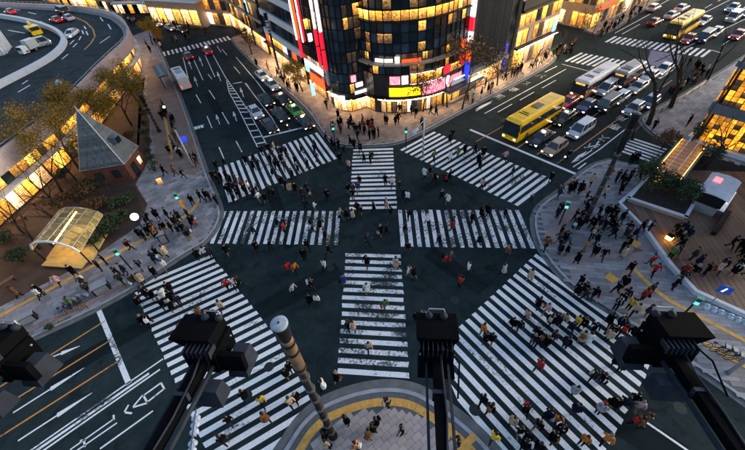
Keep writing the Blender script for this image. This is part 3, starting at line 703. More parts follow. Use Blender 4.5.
panel(MA, 10.0, 14.2, 3.0, 4.8, M['win_pink'], gb, 0.3); panel(MA, 14.4, 15.0, 2.8, 4.9, M['sign_white'], gb, 0.35); panel(MA, 15.1, 18.0, 2.9, 4.6, M['win_pink'], gb, 0.3)
glaze(MA[0:2], 3.0, 6.5, 1.1, pick((WW, 2), (WD, 2)), gb)
band(MA, 2.85, 3.05, M['darkmetal'], gb, 0.45, 0.9)
glaze(MA, 0.25, 2.8, 0.95, pick((WWH, 3), (WS, 5), (WW, 4), (GD, 3), (WD, 2)), gb, name='shop_pane', gap=0.2)
panel(MA, 3.2, 17.8, 2.70, 2.80, M['spill_fill_mid'], gb, 0.7, 0.2, 'added_fill_strip'); panel(TW, 1, 17.5, 2.35, 2.45, M['spill_fill_mid'], gb, 0.45, 0.2, 'added_fill_strip'); band(TW, 2.46, 2.5, M['darkmetal'], gb, 0.4, 0.7)
glaze(TW, 0.25, 2.3, 1.0, pick((WS, 4), (WW, 3), (GD, 2)), gb, name='shop_pane')
panel(TW, 8.9, 13.4, 2.5, 3.05, M['sign_white'], gb, 0.5, 0.25); panel(TW, 15.3, 16.5, 4.2, 4.9, M['sign_white'], gb, 0.3); panel(TW, 14.6, 15.4, 5.2, 6.2, M['win_pink'], gb, 0.3)
panel(TW, 15.0, 17.4, 3.1, 3.6, M['sign_white'], gb, 0.35)
# road A side signs
panel(TW, 1.0, 8.2, 4.9, 5.9, M['sign_white'], gb, 0.6); panel(TW, 2.6, 8.3, 2.5, 4.1, M['sign_orange'], gb, 0.7); panel(TW, 0.5, 2.2, 3.6, 4.7, M['sign_teal'], gb, 0.5)
# blade signs standing out from the road A front
def blade(x, y, z0, z1, m, w=0.9, t=0.3, an=None, frame=None):
    an = angA + pi / 2 if an is None else an
    o = piece('blade_sign', (x, y, (z0 + z1) / 2), (w, t, z1 - z0), an, m, gb)
    if frame:
        p = MB()
        for sgn in (-1, 1): p.box((x + cos(an) * sgn * (w / 2 + 0.08), y + sin(an) * sgn * (w / 2 + 0.08), (z0 + z1) / 2), (0.14, t + 0.1, z1 - z0 + 0.2), an)
        p.build('sign_edge', frame, gb)
for x, y in ((-5.9, 62.8), (-5.0, 61.0)):
    blade(x, y, 6.2, 11.9, M['sign_red'], 0.78, 0.3); blade(x, y, 12.0, 14.6, M['sign_white'], 0.6, 0.25); blade(x, y, 14.7, 19.0, M['sign_white'], 0.6, 0.3); blade(x, y, 3.6, 6.8, M['whitemetal'], 0.5, 0.3)
    blade(x, y, 9.35, 9.5, M['dark'], 0.9, 0.4)
blade(-9.6, 69.3, 8.8, 19.0, M['sign_orange'], 0.85, 0.35, frame=M['sign_white']); blade(-8.6, 67.6, 8.8, 19.0, M['sign_red'], 0.4, 0.3, frame=M['sign_white'])
blade(-9.6, 69.3, 5.6, 8.6, M['sign_red'], 0.7, 0.3); blade(-7.4, 65.3, 11.4, 12.8, WY, 0.9, 0.3); blade(-7.1, 64.8, 9.6, 10.8, M['sign_white'], 0.9, 0.3)
# blade signs at the road B end
anB = angB + pi / 2
for z0, z1, m in ((3.2, 5.9, M['sign_blue']), (6.0, 8.8, M['sign_orange']), (8.9, 10.4, M['sign_white']), (10.5, 12.4, M['sign_red']), (12.5, 19, M['sign_white'])): blade(17.9, 59.6, z0, z1, m, 0.8, 0.35, anB)
for z0, z1, m in ((6.0, 7.5, M['sign_red']), (8.6, 9.8, M['sign_orange'])): blade(16.6, 58.5, z0, z1, m, 0.7, 0.3, anB)

# ---- banded building along the left road
def along(o, d, s, off=0.0, n=None):
    p = Vector(o) + Vector(d) * s
    return p + Vector(n) * off if n is not None else p
nA = Vector((0.879, 0.477)); oA = (-5.0, 61.5)
A2 = [tuple(along(oA, RA, 10.0)), tuple(along(oA, RA, 29.0))]
bb = empty('banded_building', (A2[0][0], A2[0][1], 0), 0, 'building with white horizontal bands between rows of dark windows', 'building')
MB().prism([A2[0], A2[1], tuple(along(A2[1], nA, 15)), tuple(along(A2[0], nA, 15))], 0, 24).build('wall', M['dark'], bb)
for z in (5.3, 8.9, 12.6, 16.3): band(A2, z, z + 1.15, M['band_white'], bb, 0.2, 0.4)
for z in (6.5, 10.1, 13.8): glaze(A2, z, z + 2.3, 0.95, pick((GD, 8), (M['glass_blue'], 4), (WD, 1.5)), bb, proud=0.1)
glaze(A2, 0.3, 3.6, 1.3, pick((WWH, 3), (WY, 5), (WS, 4), (WW, 2)), bb, name='shop_pane')
band(A2, 3.62, 3.78, M['darkmetal'], bb, 0.6, 1.2); panel(A2, 0.5, 18.5, 3.5, 3.6, M['spill_fill'], bb, 0.9, 0.3, 'added_fill_strip')  # ledge added to hide the made-up fill strip below it
glaze(A2, 3.8, 5.2, 2.4, pick((WY, 4), (M['sign_orange'], 1), (M['sign_white'], 2), (GD, 2), (M['sign_teal'], 1)), bb, name='sign', proud=0.3)
A3 = [tuple(along(oA, RA, 31.0)), tuple(along(oA, RA, 60.0))]
b3 = empty('narrow_shop_building', (A3[0][0], A3[0][1], 0), 0, 'shop building with lit signs beyond the white banded building', 'building')
MB().prism([A3[0], A3[1], tuple(along(A3[1], nA, 14)), tuple(along(A3[0], nA, 14))], 0, 20).build('wall', M['dark'], b3)
for z in (3.8, 7.2, 10.6): glaze(A3, z, z + 2.6, 1.5, pick((GD, 5), (WD, 3), (WW, 2), (M['sign_teal'], 0.4)), b3); band(A3, z + 2.7, z + 3.2, M['warmstone'], b3, 0.15, 0.3)
glaze(A3, 0.3, 3.4, 1.8, pick((WS, 4), (WY, 4), (WWH, 2), (WW, 3)), b3, name='shop_pane')

# ---- buildings along the right road
nB = Vector((-0.572, 0.82)); oB = (13.5, 57.2)
def bline(s0, s1, off=0.0): return [tuple(along(oB, RB, s0, off, nB)), tuple(along(oB, RB, s1, off, nB))]
B1 = bline(5.3, 15.3)
sb = empty('finned_building', (B1[0][0], B1[0][1], 0), 0, 'dark building clad in narrow upright metal fins over a lit ground floor', 'building')
MB().prism([B1[0], B1[1], tuple(along(B1[1], nB, 14)), tuple(along(B1[0], nB, 14))], 0, 24).build('wall', M['dark'], sb)
for a, d, n, L, an in frames(B1):
    q = 30
    for i in range(q):
        p = a + d * (L * (i + 0.5) / q) + n * 0.2; piece('fin', (p.x, p.y, 13.0), (0.12, 0.34, 17.0), an, M['fin'], sb)
band(B1, 3.7, 4.4, M['greymetal'], sb, 0.6, 1.2); glaze(B1, 0.3, 3.6, 1.2, pick((WW, 5), (WS, 3), (WD, 2)), sb, name='shop_pane'); panel(B1, 0.5, 9.5, 3.58, 3.68, M['spill_fill'], sb, 0.8, 0.2, 'added_fill_strip'); panel(B1, 1.2, 3.6, 1.6, 2.9, M['sign_teal'], sb, 0.3)
B15 = bline(15.6, 18.2, 0.5)
db = empty('narrow_dark_building', (B15[0][0], B15[0][1], 0), 0, 'narrow black building with a blue lit strip between two shops', 'building')
MB().prism([B15[0], B15[1], tuple(along(B15[1], nB, 12)), tuple(along(B15[0], nB, 12))], 0, 22).build('wall', M['dark'], db)
panel(B15, 0.3, 1.1, 1.0, 5.5, M['sign_blue'], db, 0.3); glaze(B15, 6, 9, 1.2, GD, db); glaze(B15, 0.3, 3, 1.2, WD, db)
B2 = bline(18.5, 31.5)
yb = empty('amber_shop_building', (B2[0][0], B2[0][1], 0), 0, 'warm stone shop building with tall glowing yellow windows', 'building')
B2c = [B2[0], B2[1], tuple(along(B2[1], nB, 16))]
MB().prism([B2[0], B2[1], tuple(along(B2[1], nB, 16)), tuple(along(B2[0], nB, 16))], 0, 22).build('wall', M['warmstone'], yb)
for z0, z1 in ((0.3, 3.7), (4.2, 7.0), (7.3, 9.6), (12, 15)): glaze(B2c, z0, z1, 1.6, pick((WY, 4), (WS, 3), (WW, 4), (M['warmstone'], 2), (WD, 1.5), (GD, 1)), yb, proud=0.08, gap=0.35, centre=(60, 60)); 
for z in (3.85, 9.9): band(B2c, z, z + 0.35, M['dark'], yb, 0.35, 0.7, centre=(60, 60))
panel(B2c, 0.5, 28, 3.73, 3.83, M['spill_fill'], yb, 0.5, 0.2, 'added_fill_strip', centre=(60, 60)); band(B2c, 10.3, 11.6, M['dark'], yb, 0.2, 0.4, centre=(60, 60)); panel(B2, 11.0, 12.0, 4.3, 6.4, M['sign_teal'], yb, 0.4)

far_labels = ['tan corner shop with a glowing orange sign beyond the far crossings', 'bright white and yellow shopfront in the row beyond the far crossings', 'shop with narrow glowing yellow sign beyond the far crossings', 'farthest lit shop at the top edge beyond the far crossings']
S0 = 47.5
for i, w in enumerate((10, 9, 9, 22)):
    ln = bline(S0, S0 + w - 0.4, 0.8); cor = [tuple(along(ln[0], nB, 14)), ln[0], ln[1]] if i == 0 else ln
    r = empty('far_shop', (ln[0][0], ln[0][1], 0), 0, far_labels[i], 'building', 'shops beyond the far crossings')
    MB().prism([ln[0], ln[1], tuple(along(ln[1], nB, 14)), tuple(along(ln[0], nB, 14))], 0, 14 + 2 * i).build('wall', M['warmstone'] if i % 2 == 0 else M['band_white'], r)
    glaze(cor, 0.3, 3.2, 1.5, pick((WWH, 1 + i), (WS, 4), (WY, 3), (WW, 2), (M['warmstone'], 2), (WD, 2), (GD, 1)), r, name='shop_pane', centre=(45, 60), gap=0.35); glaze(cor, 4.6, 7.0, 1.6, pick((WY, 4), (WW, 3), (GD, 3)), r, centre=(45, 60), gap=0.4)
    panel(ln, 0.5, w - 1.0, 3.4, 4.3, (M['sign_orange'], M['sign_yellow'], M['sign_white'], M['sign_yellow'])[i], r, 0.3, centre=(45, 60)); S0 += w

# ---- glass-block building on the right
HB = [(44.1, 40.0), (56.5, 24.0)]; HA = [(62.5, 52.5), (44.1, 40.0)]
hb = empty('glass_block_building', (44.1, 40, 0), 0, 'building with a glowing amber grid of square glass blocks', 'building')
MB().prism([(44.4, 40.1), (56.8, 24.1), (74, 38), (62.5, 52.3)], 0, 26).build('wall', M['dark'], hb)
for face, smax in ((HB, 20.2), (HA, 22.2)):
    for a, d, n, L, an in frames(face, (20, 20) if face is HB else (20, 70)):
        z = 0.9
        for row in range(26 if face is HB else 14):
            if row in (6, 7, 15): z += 0.62; continue
            q = 22 if face is HB else 24; wv_ = 0.62
            for i in range(q if face is HB else 10):
                p = a + d * (0.4 + wv_ * (i + 0.5)) if face is HB else a + d * (L - 0.4 - wv_ * (i + 0.5)); p = p + n * 0.3
                pp = P(p.x, p.y, z)
                if not (-40 < pp[0] < 800 and -20 < pp[1] < 470): continue
                m = M['block_amber'] if random.random() < 0.8 else M['win_dim']
                piece('glass_block', (p.x, p.y, z + 0.29), (0.53, 0.12, 0.53), an, m, hb)
            z += 0.62
    for z in (4.62, 5.24, 10.2): band(face, z - 0.05, z + 0.6, M['bluemetal'], hb, 0.3, 0.35, centre=(20, 20) if face is HB else (20, 70))
    band(face, 0.2, 0.75, M['white_stone'], hb, 0.5, 0.8, centre=(20, 20) if face is HB else (20, 70))
mb = MB(); mb.box((44.15, 40.1, 12), (0.22, 0.22, 24), 0.9); mb.build('corner_post', M['brick'], hb)

# ---- elevated expressway over curved shops (left)
O = smooth_line([(-47.5, 20), (-46.6, 36), (-45.6, 42), (-44.6, 52), (-45, 60), (-46.2, 72), (-46.6, 84), (-49.3, 91.5), (-53.5, 99), (-61.5, 109.5), (-75, 119), (-112, 136)], 1)
kb = empty('expressway_viaduct', (-50, 70, 0), 0, 'curved elevated expressway with a pale pink parapet over glowing shops', 'viaduct')
MB().prism(O + [(-150, 140), (-150, 20)], 5.1, 6.3).build('deck', M['deck_road'], kb)
inO = offset_line(O, 0.9)
MB().prism(inO + [(-150, 138), (-150, 22)], 0.0, 5.09).build('wall', M['dark'], kb)
k = MB(); ribbon(O, -0.02, 0.4, 5.1, 7.5, k); k.build('parapet', M['pinkwall'], kb)
k = MB(); ribbon(O, 0.45, 1.5, 6.28, 6.55, k); k.build('walkway', M['concrete'], kb)
k = MB(); ribbon(O, 0.1, 0.18, 7.9, 8.0, k)
for i in range(len(O) - 1):
    a, c = Vector(O[i]), Vector(O[i + 1]); q = max(1, int((c - a).length / 2))
    for j in range(q): p = a + (c - a) * (j / q); k.box((p.x - 0.1, p.y + 0.05, 7.7), (0.06, 0.06, 0.5))
k.build('railing', M['greymetal'], kb)
IN = smooth_line([tuple(G(*p, 7.3)) for p in [(-40, 100), (0, 80), (40, 60), (55, 50), (62, 42), (63, 35), (55, 28), (40, 22), (20, 17), (0, 14), (-30, 9)]], 2)
k = MB(); ribbon(IN, -0.4, 0.4, 6.28, 7.3, k); k.build('barrier', M['white_stone'], kb)
OC = (20, 70)
OV = [p for p in offset_line(O, 0.85) if p[1] < 108]
glaze(OV, 0.3, 3.1, 1.5, pick((WY, 5), (WS, 5), (WW, 6), (WWH, 0.7), (GD, 0.8), (WD, 1)), kb, proud=0.1, gap=0.2, centre=OC, name='shop_pane')
glaze(OV, 3.45, 5.05, 1.3, pick((WW, 5), (WY, 5), (GD, 0.8), (WD, 1)), kb, proud=0.1, gap=0.15, centre=OC)
k = MB(); ribbon([p for p in O if p[1] < 108], -0.35, 0.8, 3.15, 3.4, k); k.build('awning', M['white_stone'], kb)
def deck_line(pts, w, m='paint', z=6.306):
    ln = [tuple(G(*p, z)) for p in pts]; k = MB(); A = offset_line(ln, w / 2); B_ = offset_line(ln, -w / 2)
    for i in range(len(ln) - 1): k.add([(*B_[i], z), (*B_[i + 1], z), (*A[i + 1], z), (*A[i], z)], [(0, 1, 2, 3)])
    k.build('lane_line', M[m], kb)
panel(OV, 1, 400, 3.05, 3.13, M['spill_fill_dim'], kb, 0.5, 0.12, 'added_fill_strip', centre=OC)
deck_line([(62, 12), (75, 17), (86, 22), (93, 29), (95, 36), (91, 43), (84, 50)], 0.35, 'paint_orange')
for a, c in (((62, 59), (68, 54)), ((73, 47), (77, 43)), ((79, 40), (81, 36)), ((82, 30), (83.5, 34)), ((86, 31), (88, 35)), ((84, 26), (86, 29)), ((46, 24), (40, 21)), ((70, 44), (74, 40)), ((18, 92), (30, 85)), ((22, 84), (28, 80)), ((8, 30), (25, 33)), ((36, 14), (28, 12)), ((20, 10), (8, 8)), ((100, 17), (103, 21)), ((108, 24), (111, 29)), ((100, 43), (110, 36))): deck_line([a, c], 0.28)

# pale tower at the far left edge
c = G(2, 58, 6.3)
wb = empty('pale_tower', (c.x - 4, c.y + 2, 6.3), 0, 'pale concrete building with slanted ribs at the left edge of the expressway', 'building')
k = MB(); k.box((c.x - 6, c.y + 3, 10.5), (9, 6, 8.4), 0.4); k.build('wall', M['white_stone'], wb)
for i in range(4):
    piece('rib', (c.x - 6 + 4.7 * cos(0.4) - (i - 1.5) * 1.4 * sin(0.4) * 1, c.y + 3 + 4.7 * sin(0.4) + (i - 1.5) * 1.4 * cos(0.4), 10.5), (0.5, 0.3, 8.4), 0.4, M['whitemetal'], wb)
for i in range(5): piece('window', (c.x - 6 + (i - 2) * 1.6 * cos(0.4) + 3.05 * sin(0.4), c.y + 3 + (i - 2) * 1.6 * sin(0.4) - 3.05 * cos(0.4), 12.0), (1.2, 0.1, 2.2), 0.4, GD, wb)

# far shop row at the top left
row = [tuple(G(*p)) for p in [(28, -3), (60, 4.5), (92, 10), (122, 14.5), (152, 14), (176, 18), (200, 24), (234, 27)]]
row_l = ['amber shopfront under the top edge behind the expressway bend', 'row shop with red and yellow goods behind the expressway bend', 'glowing shop behind the expressway bend beside the side street', 'shop with white awning behind the yellow tree', 'yellow shopfront under the long silver roof', 'shop with tall white lit columns facing the far zebra crossing', 'orange shopfront at the end of the upper left road']
for i in range(len(row) - 1):
    ln = [row[i], tuple(Vector(row[i + 1]) * 0.97 + Vector(row[i]) * 0.03)]; n = (Vector(ln[1]) - Vector(ln[0])); L = n.length; n = Vector((-n.y, n.x)).normalized()
    if n.y < 0: n = -n
    r = empty('far_shop', (ln[0][0], ln[0][1], 0), 0, row_l[i], 'building', 'shops behind the expressway bend')
    MB().prism([ln[0], ln[1], tuple(Vector(ln[1]) + n * 12), tuple(Vector(ln[0]) + n * 12)], 0, (7, 7, 6, 9, 5, 12, 12)[i]).build('wall', M['dark'] if i % 2 else M['warmstone'], r)
    glaze(ln, 0.3, 3.4, 2.0, pick((WY, 2), (WS, 4), (WW, 5), (WWH, 1), (M['win_pink'], 0.2), (GD, 2), (WD, 2)), r, proud=0.15, name='shop_pane', centre=(-30, 80), gap=0.25); glaze(ln, 3.9, 6.6, 2.2, pick((WW, 3), (WD, 2), (GD, 3), (WY, 2)), r, proud=0.15, centre=(-30, 80), gap=0.4)
    if i in (3, 4): band(ln, 3.4, 3.9, M['whitemetal'], r, 1.2, 2.6, 'awning', (-30, 80))
    if i == 5:
        for s in (0.3, 0.55, 0.8): panel(ln, L * s, L * s + 1.2, 0.4, 7, M['win_white'], r, 0.5, 0.4, 'lit_column', (-30, 80))
c = G(176, 4, 6)
rf = empty('market_hall', (c.x, c.y, 0), 0, 'low hall with a long flat silver roof at the top edge', 'building')
k = MB(); k.box((c.x, c.y + 8, 6.6), (22, 14, 0.4), -0.5); k.build('roof', M['whitemetal'], rf); k = MB(); k.box((c.x, c.y + 8, 3.1), (20, 12, 6.2), -0.5); k.build('wall', M['warmstone'], rf)
for i in range(6): piece('shop_pane', (c.x + cos(-0.5) * (i - 2.5) * 3.2 + sin(-.5) * 6.1, c.y + 8 + sin(-0.5) * (i - 2.5) * 3.2 - cos(-.5) * 6.1, 2.6), (2.6, 0.1, 3.6), -0.5, WY if i % 2 else WS, rf)

FAR_ROW = row
# ---- police box with a tall pointed roof
E1, E2, E3 = GZ(80, 171, 3.0), GZ(124, 164, 3.0), GZ(138, 146, 3.0); E4 = E1 + E3 - E2
ctr = (E1 + E3) / 2; apex = Vector((ctr.x, ctr.y, 10.4))
pb = empty('police_box', (ctr.x, ctr.y, KZ), 0, 'brick police box with a tall pointed blue-grey roof', 'police box')
ins = [tuple((c + (ctr - c) * 0.06).xy) for c in (E1, E2, E3, E4)]
MB().prism(ins, KZ, 2.95).build('wall', M['brick'], pb)
k = MB(); z = 0.35
while z < 2.9:
    for a, c in zip(ins, ins[1:] + ins[:1]):
        a, c = Vector(a), Vector(c); m_ = (a + c) / 2; o = (m_ - ctr.xy).normalized() * 0.02; k.box((m_.x + o.x, m_.y + o.y, z), ((c - a).length + 0.03, 0.05, 0.075), atan2((c - a).y, (c - a).x))
    z += 0.15
o = k.build('brick_courses', M['brick'], pb); o['kind'] = 'stuff'
k = MB(); k.add([tuple(E1), tuple(E2), tuple(E3), tuple(E4), tuple(apex)], [(0, 1, 4), (1, 2, 4), (2, 3, 4), (3, 0, 4), (3, 2, 1, 0)]); rf = k.build('roof', M['copper'], pb)
NR = 16
for fi, (a, c) in enumerate(((E1, E2), (E2, E3), (E3, E4), (E4, E1))):
    for j in range(NR):
        t0, t1 = j / NR, (j + 1.08) / NR
        if t1 > 1: t1 = 0.999
        L0_, R0, L1_, R1 = a.lerp(apex, t0), c.lerp(apex, t0), a.lerp(apex, t1), c.lerp(apex, t1)
        nn = (R0 - L0_).cross(L1_ - L0_).normalized()
        if nn.dot(L0_ - Vector((ctr.x, ctr.y, 5))) < 0: nn = -nn
        nq = max(1, int(6 * (1 - t0)))
        mb = MB()
        for q in range(nq):
            f0, f1 = q / nq + 0.006, (q + 1) / nq - 0.006; of = nn * (0.07 + 0.02 * random.random()); on = nn * 0.02
            v = [L0_.lerp(R0, f0) + of, L0_.lerp(R0, f1) + of, L1_.lerp(R1, f1) + on, L1_.lerp(R1, f0) + on, L0_.lerp(R0, f0), L0_.lerp(R0, f1)]
            mb.add([tuple(x) for x in v], [(0, 1, 2, 3), (4, 5, 1, 0)])
        mb.build('shingle_row', M['copper'], rf)
k = MB(); k.tube([apex - Vector((0, 0, 0.4)), apex + Vector((0, 0, 0.5))], [0.16, 0.03], 8); k.build('finial', M['greymetal'], pb)
k = MB()
for a, c in ((E1, E2), (E2, E3), (E3, E4), (E4, E1)): k.tube([a, c], 0.09, 6)
for a in (E1, E2, E3, E4): k.tube([a, apex], 0.07, 5)
k.build('ridge', M['greymetal'], rf)
# dormer on the paler roof face
mid = E2.lerp(E3, 0.42).lerp(apex, 0.36); nn = (E3 - E2).cross(apex - E2).normalized()
if nn.dot(mid - Vector((ctr.x, ctr.y, 5))) < 0: nn = -nn
an = atan2((E3 - E2).y, (E3 - E2).x); p = mid + nn * 0.35
piece('dormer', tuple(p), (0.9, 0.9, 1.0), an, M['copper'], pb); p2 = mid + Vector((nn.x, nn.y, 0)).normalized() * 0.95
piece('dormer_window', (p2.x, p2.y, p.z), (0.75, 0.12, 0.8), an, GD, pb)
for a, c, f, m_, w, zz, h in ((E2, E3, 0.35, GD, 1.0, 1.1, 2.0), (E2, E3, 0.75, M['win_white'], 0.7, 1.4, 1.0), (E1, E2, 0.3, GD, 1.0, 1.6, 1.2), (E1, E2, 0.7, GD, 1.0, 1.6, 1.2)):
    a2, c2 = a + (ctr - a) * 0.06, c + (ctr - c) * 0.06; p = a2.lerp(c2, f); o = (p - Vector((ctr.x, ctr.y, 3))); o = Vector((o.x, o.y)).normalized() * 0.08
    piece('door' if h > 1.5 else 'window', (p.x + o.x, p.y + o.y, zz), (w, 0.12, h), atan2((c - a).y, (c - a).x), m_, pb)

# ---- glowing glass vault over the underground entrance
F0, F1 = GZ(33, 249, 2.2), GZ(80, 252, 2.2); B0 = GZ(60, 213, 2.2); ax = (B0 - F0); B1_ = F1 + ax
cc_ = (F0 + B1_) / 2
gv = empty('glass_canopy', (cc_.x, cc_.y, KZ), 0, 'glowing yellow barrel-vaulted glass canopy over an underground entrance', 'canopy')
NARC, NL = 6, 6; up = 1.5
def vpt(i, j):
    a = pi * i / NARC; base = F0.lerp(F1, 0.5 - 0.5 * cos(a)); q = base + ax * (j / NL); return Vector((q.x, q.y, 2.2 + up * sin(a) * (1 - 0.25 * (j / NL))))
M['canopy_pane'] = mat('canopy_glass', (0.46, 0.33, 0.09), 0.2, var=0.5, scale=1.2, rnd=0.4); M['canopy_pane'].node_tree.nodes['Principled BSDF'].inputs['Alpha'].default_value = 0.48
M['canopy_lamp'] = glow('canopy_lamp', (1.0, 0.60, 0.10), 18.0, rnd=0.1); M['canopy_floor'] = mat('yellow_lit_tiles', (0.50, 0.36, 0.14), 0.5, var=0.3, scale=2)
for j in range(NL):
    for i in range(NARC):
        q = [vpt(i, j), vpt(i + 1, j), vpt(i + 1, j + 1), vpt(i, j + 1)]; c = sum(q, Vector()) / 4; q = [c + (x - c) * 0.94 for x in q]
        mb = MB(); mb.add([tuple(x) for x in q], [(0, 1, 2, 3)]); mb.build('glass_pane', M['canopy_pane'], gv)
k = MB()
for j in range(NL + 1): k.tube([vpt(i, j) for i in range(NARC + 1)], 0.06, 5)
for i in range(NARC + 1): k.tube([vpt(i, 0), vpt(i, NL)], 0.05, 5)
k.build('rib_frame', M['greymetal'], gv)
k = MB(); k.tube([vpt(i, 0) + Vector((0, 0, 0.03)) - ax.normalized() * 0.06 for i in range(NARC + 1)], 0.13, 6); k.build('front_arch', M['whitemetal'], gv)
for f, g_ in ((F0, B0), (F1, B1_)):
    for t in (0, 0.33, 0.66, 1): p = f.lerp(g_, t); MB().tube([(p.x, p.y, KZ), (p.x, p.y, 2.25)], 0.08, 6).build('post', M['darkmetal'], gv)
k = MB(); q = [F0, F1, B1_, B0]; k.prism([tuple((x + (cc_ - x) * 0.03).xy) for x in q], KZ, KZ + 0.25); k.build('steps', M['canopy_floor'], gv)
for t in (0.2, 0.5, 0.8): p = F0.lerp(F1, 0.5) + ax * t; piece('ceiling_light', (p.x, p.y, 2.9), (0.16, 1.6, 0.08), atan2(ax.y, ax.x) - pi / 2, M['canopy_lamp'], gv)
p = F0.lerp(F1, 0.5) - ax * 0.02; piece('entrance_floor', (p.x, p.y, KZ + 0.3), ((F1 - F0).length * 0.86, 1.6, 0.12), atan2((F1 - F0).y, (F1 - F0).x), M['canopy_floor'], gv)

# ================================================================== right corner: deck, planter, kiosk
WL = smooth_line([tuple(G(*p)) for p in [(640, 187), (618, 206), (645, 234), (669, 268), (693, 294), (745, 318), (790, 342)]], 0)
deck_poly = WL + [(62, 10), (62, 26), (46, 33), (38, 34.5)]
dkk = tag(MB().prism(deck_poly, 0, KZ + 0.05).build('deck', M['soil']), 'wooden deck of brown boards beyond the low white wall', 'deck', kind='structure')
PAVED.insert(0, (deck_poly, KZ + 0.13))
da = radians(78); cs, sn = cos(da), sin(da); v = -80.0; cen = Vector((38, 22))
for i in range(-60, 60):
    off = i * 0.52; base = cen + Vector((-sn, cs)) * off; d = Vector((cs, sn)); run = None; s = -30.0
    segs = []
    while s < 30:
        ok = inside(base + d * s, deck_poly)
        if ok and run is None: run = s
        if (not ok) and run is not None: segs.append((run, s - 0.25)); run = None
        s += 0.25
    for a, c in segs:
        L = c - a
        if L < 0.4: continue
        m_ = base + d * ((a + c) / 2); ends = [P(*(base + d * t), 0) for t in (a, (a + c) / 2, c)]
        if all(e[0] > 760 or e[1] > 470 for e in ends): continue
        piece('board', (m_.x, m_.y, KZ + 0.09), (L, 0.49, 0.08), da, M['deck'], dkk)
wl = MB(); ribbon(WL, -0.18, 0.18, 0, KZ + 0.45, wl); tag(wl.build('low_wall', M['white_stone']), 'low white wall between the grey pavement and the wooden deck', 'wall')

PQ = [G(626, 203), G(682, 222), G(700, 192), G(650, 176)]
pc = sum(PQ, Vector((0, 0))) / 4
pl = empty('planter', (pc.x, pc.y, KZ), 0, 'raised stone planter with dark leafy shrubs beside the wooden deck', 'planter')
MB().prism([tuple(p) for p in PQ], KZ, 0.75).build('wall', M['concrete'], pl)
k = MB()
for a, c in zip(PQ, PQ[1:] + PQ[:1]): m_ = (a + c) / 2; d = c - a; k.box((m_.x, m_.y, 0.82), (d.length + 0.3, 0.32, 0.14), atan2(d.y, d.x))
k.build('coping', M['white_stone'], pl)
MB().prism([tuple(p + (pc - p) * 0.08) for p in PQ], 0.7, 0.79).build('soil', M['soil'], pl)

def leaf_cloud(mb, c, r, n, size, rr, flat=1.0):
    for _ in range(n):
        u = Vector((rr.gauss(0, 1), rr.gauss(0, 1), rr.gauss(0, 1))).normalized() * (rr.random() ** 0.4); p = Vector(c) + Vector((u.x * r[0], u.y * r[1], u.z * r[2]))
        a = Vector((rr.gauss(0, 1), rr.gauss(0, 1), rr.gauss(0, 0.6))).normalized(); b_ = a.cross(Vector((rr.gauss(0, 1), rr.gauss(0, 1), rr.gauss(0, 1)))).normalized(); s = size * rr.uniform(0.6, 1.3)
        mb.add([p - a * s, p + b_ * s * 0.5, p + a * s, p - b_ * s * 0.5], [(0, 1, 2, 3)])

def shrub(px, py, rad, h, label, leaf='leaf_green', n=260, z0=KZ, seed=1, name='shrub', cat='shrub', group=None, wxy=None):
    rr = random.Random(seed); g = Vector(wxy) if wxy else G(px, py); r = empty(name, (g.x, g.y, z0), 0, label, cat, group)
    mb = MB()
    for i in range(5): a = rr.uniform(0, 6.28); mb.tube([(0, 0, -0.05), (cos(a) * rad * 0.3, sin(a) * rad * 0.3, h * 0.5), (cos(a) * rad * 0.6, sin(a) * rad * 0.6, h * 0.85)], [0.05, 0.03, 0.01], 4)
    mb.build('stem', M['bark'], r, world=False)
    mb = MB()
    for i in range(6): a = rr.uniform(0, 6.28); q = rr.uniform(0.2, 0.6) * rad; leaf_cloud(mb, (cos(a) * q, sin(a) * q, h * rr.uniform(0.5, 0.85)), (rad * 0.5, rad * 0.5, h * 0.32), n // 6, 0.11 + rad * 0.03, rr)
    mb.build('foliage', M[leaf], r, world=False); return r

shrubs = [((640, 186), 1.3, 2.6, 'tall dark shrub at the back end of the stone planter'), ((648, 195), 1.2, 1.6, 'dense dark shrub in the stone planter nearest the grey pavement'), ((662, 197), 1.4, 1.7, 'broad dark shrub in the middle of the stone planter'),
          ((675, 200), 1.3, 1.7, 'dark shrub in the stone planter next to the kiosk side'), ((677, 212), 0.8, 2.4, 'slim upright shrub at the front corner of the stone planter')]
for i, (p, rd, h, lb) in enumerate(shrubs): shrub(*p, rd * 1.25, h * 1.3, lb, z0=0.75, seed=20 + i, group='shrubs in the stone planter', n=800)
shrub(661, 150, 1.9, 2.6, 'large olive shrub by the small zebra crossing', 'leaf_brown', 700, seed=31); shrub(690, 145, 1.3, 3.2, 'dark round shrub against the amber glass blocks', seed=32, n=500)
shrub(700, 165, 1.6, 3.4, 'dark shrub between the amber lamp and the glass-block building', seed=33, n=600)

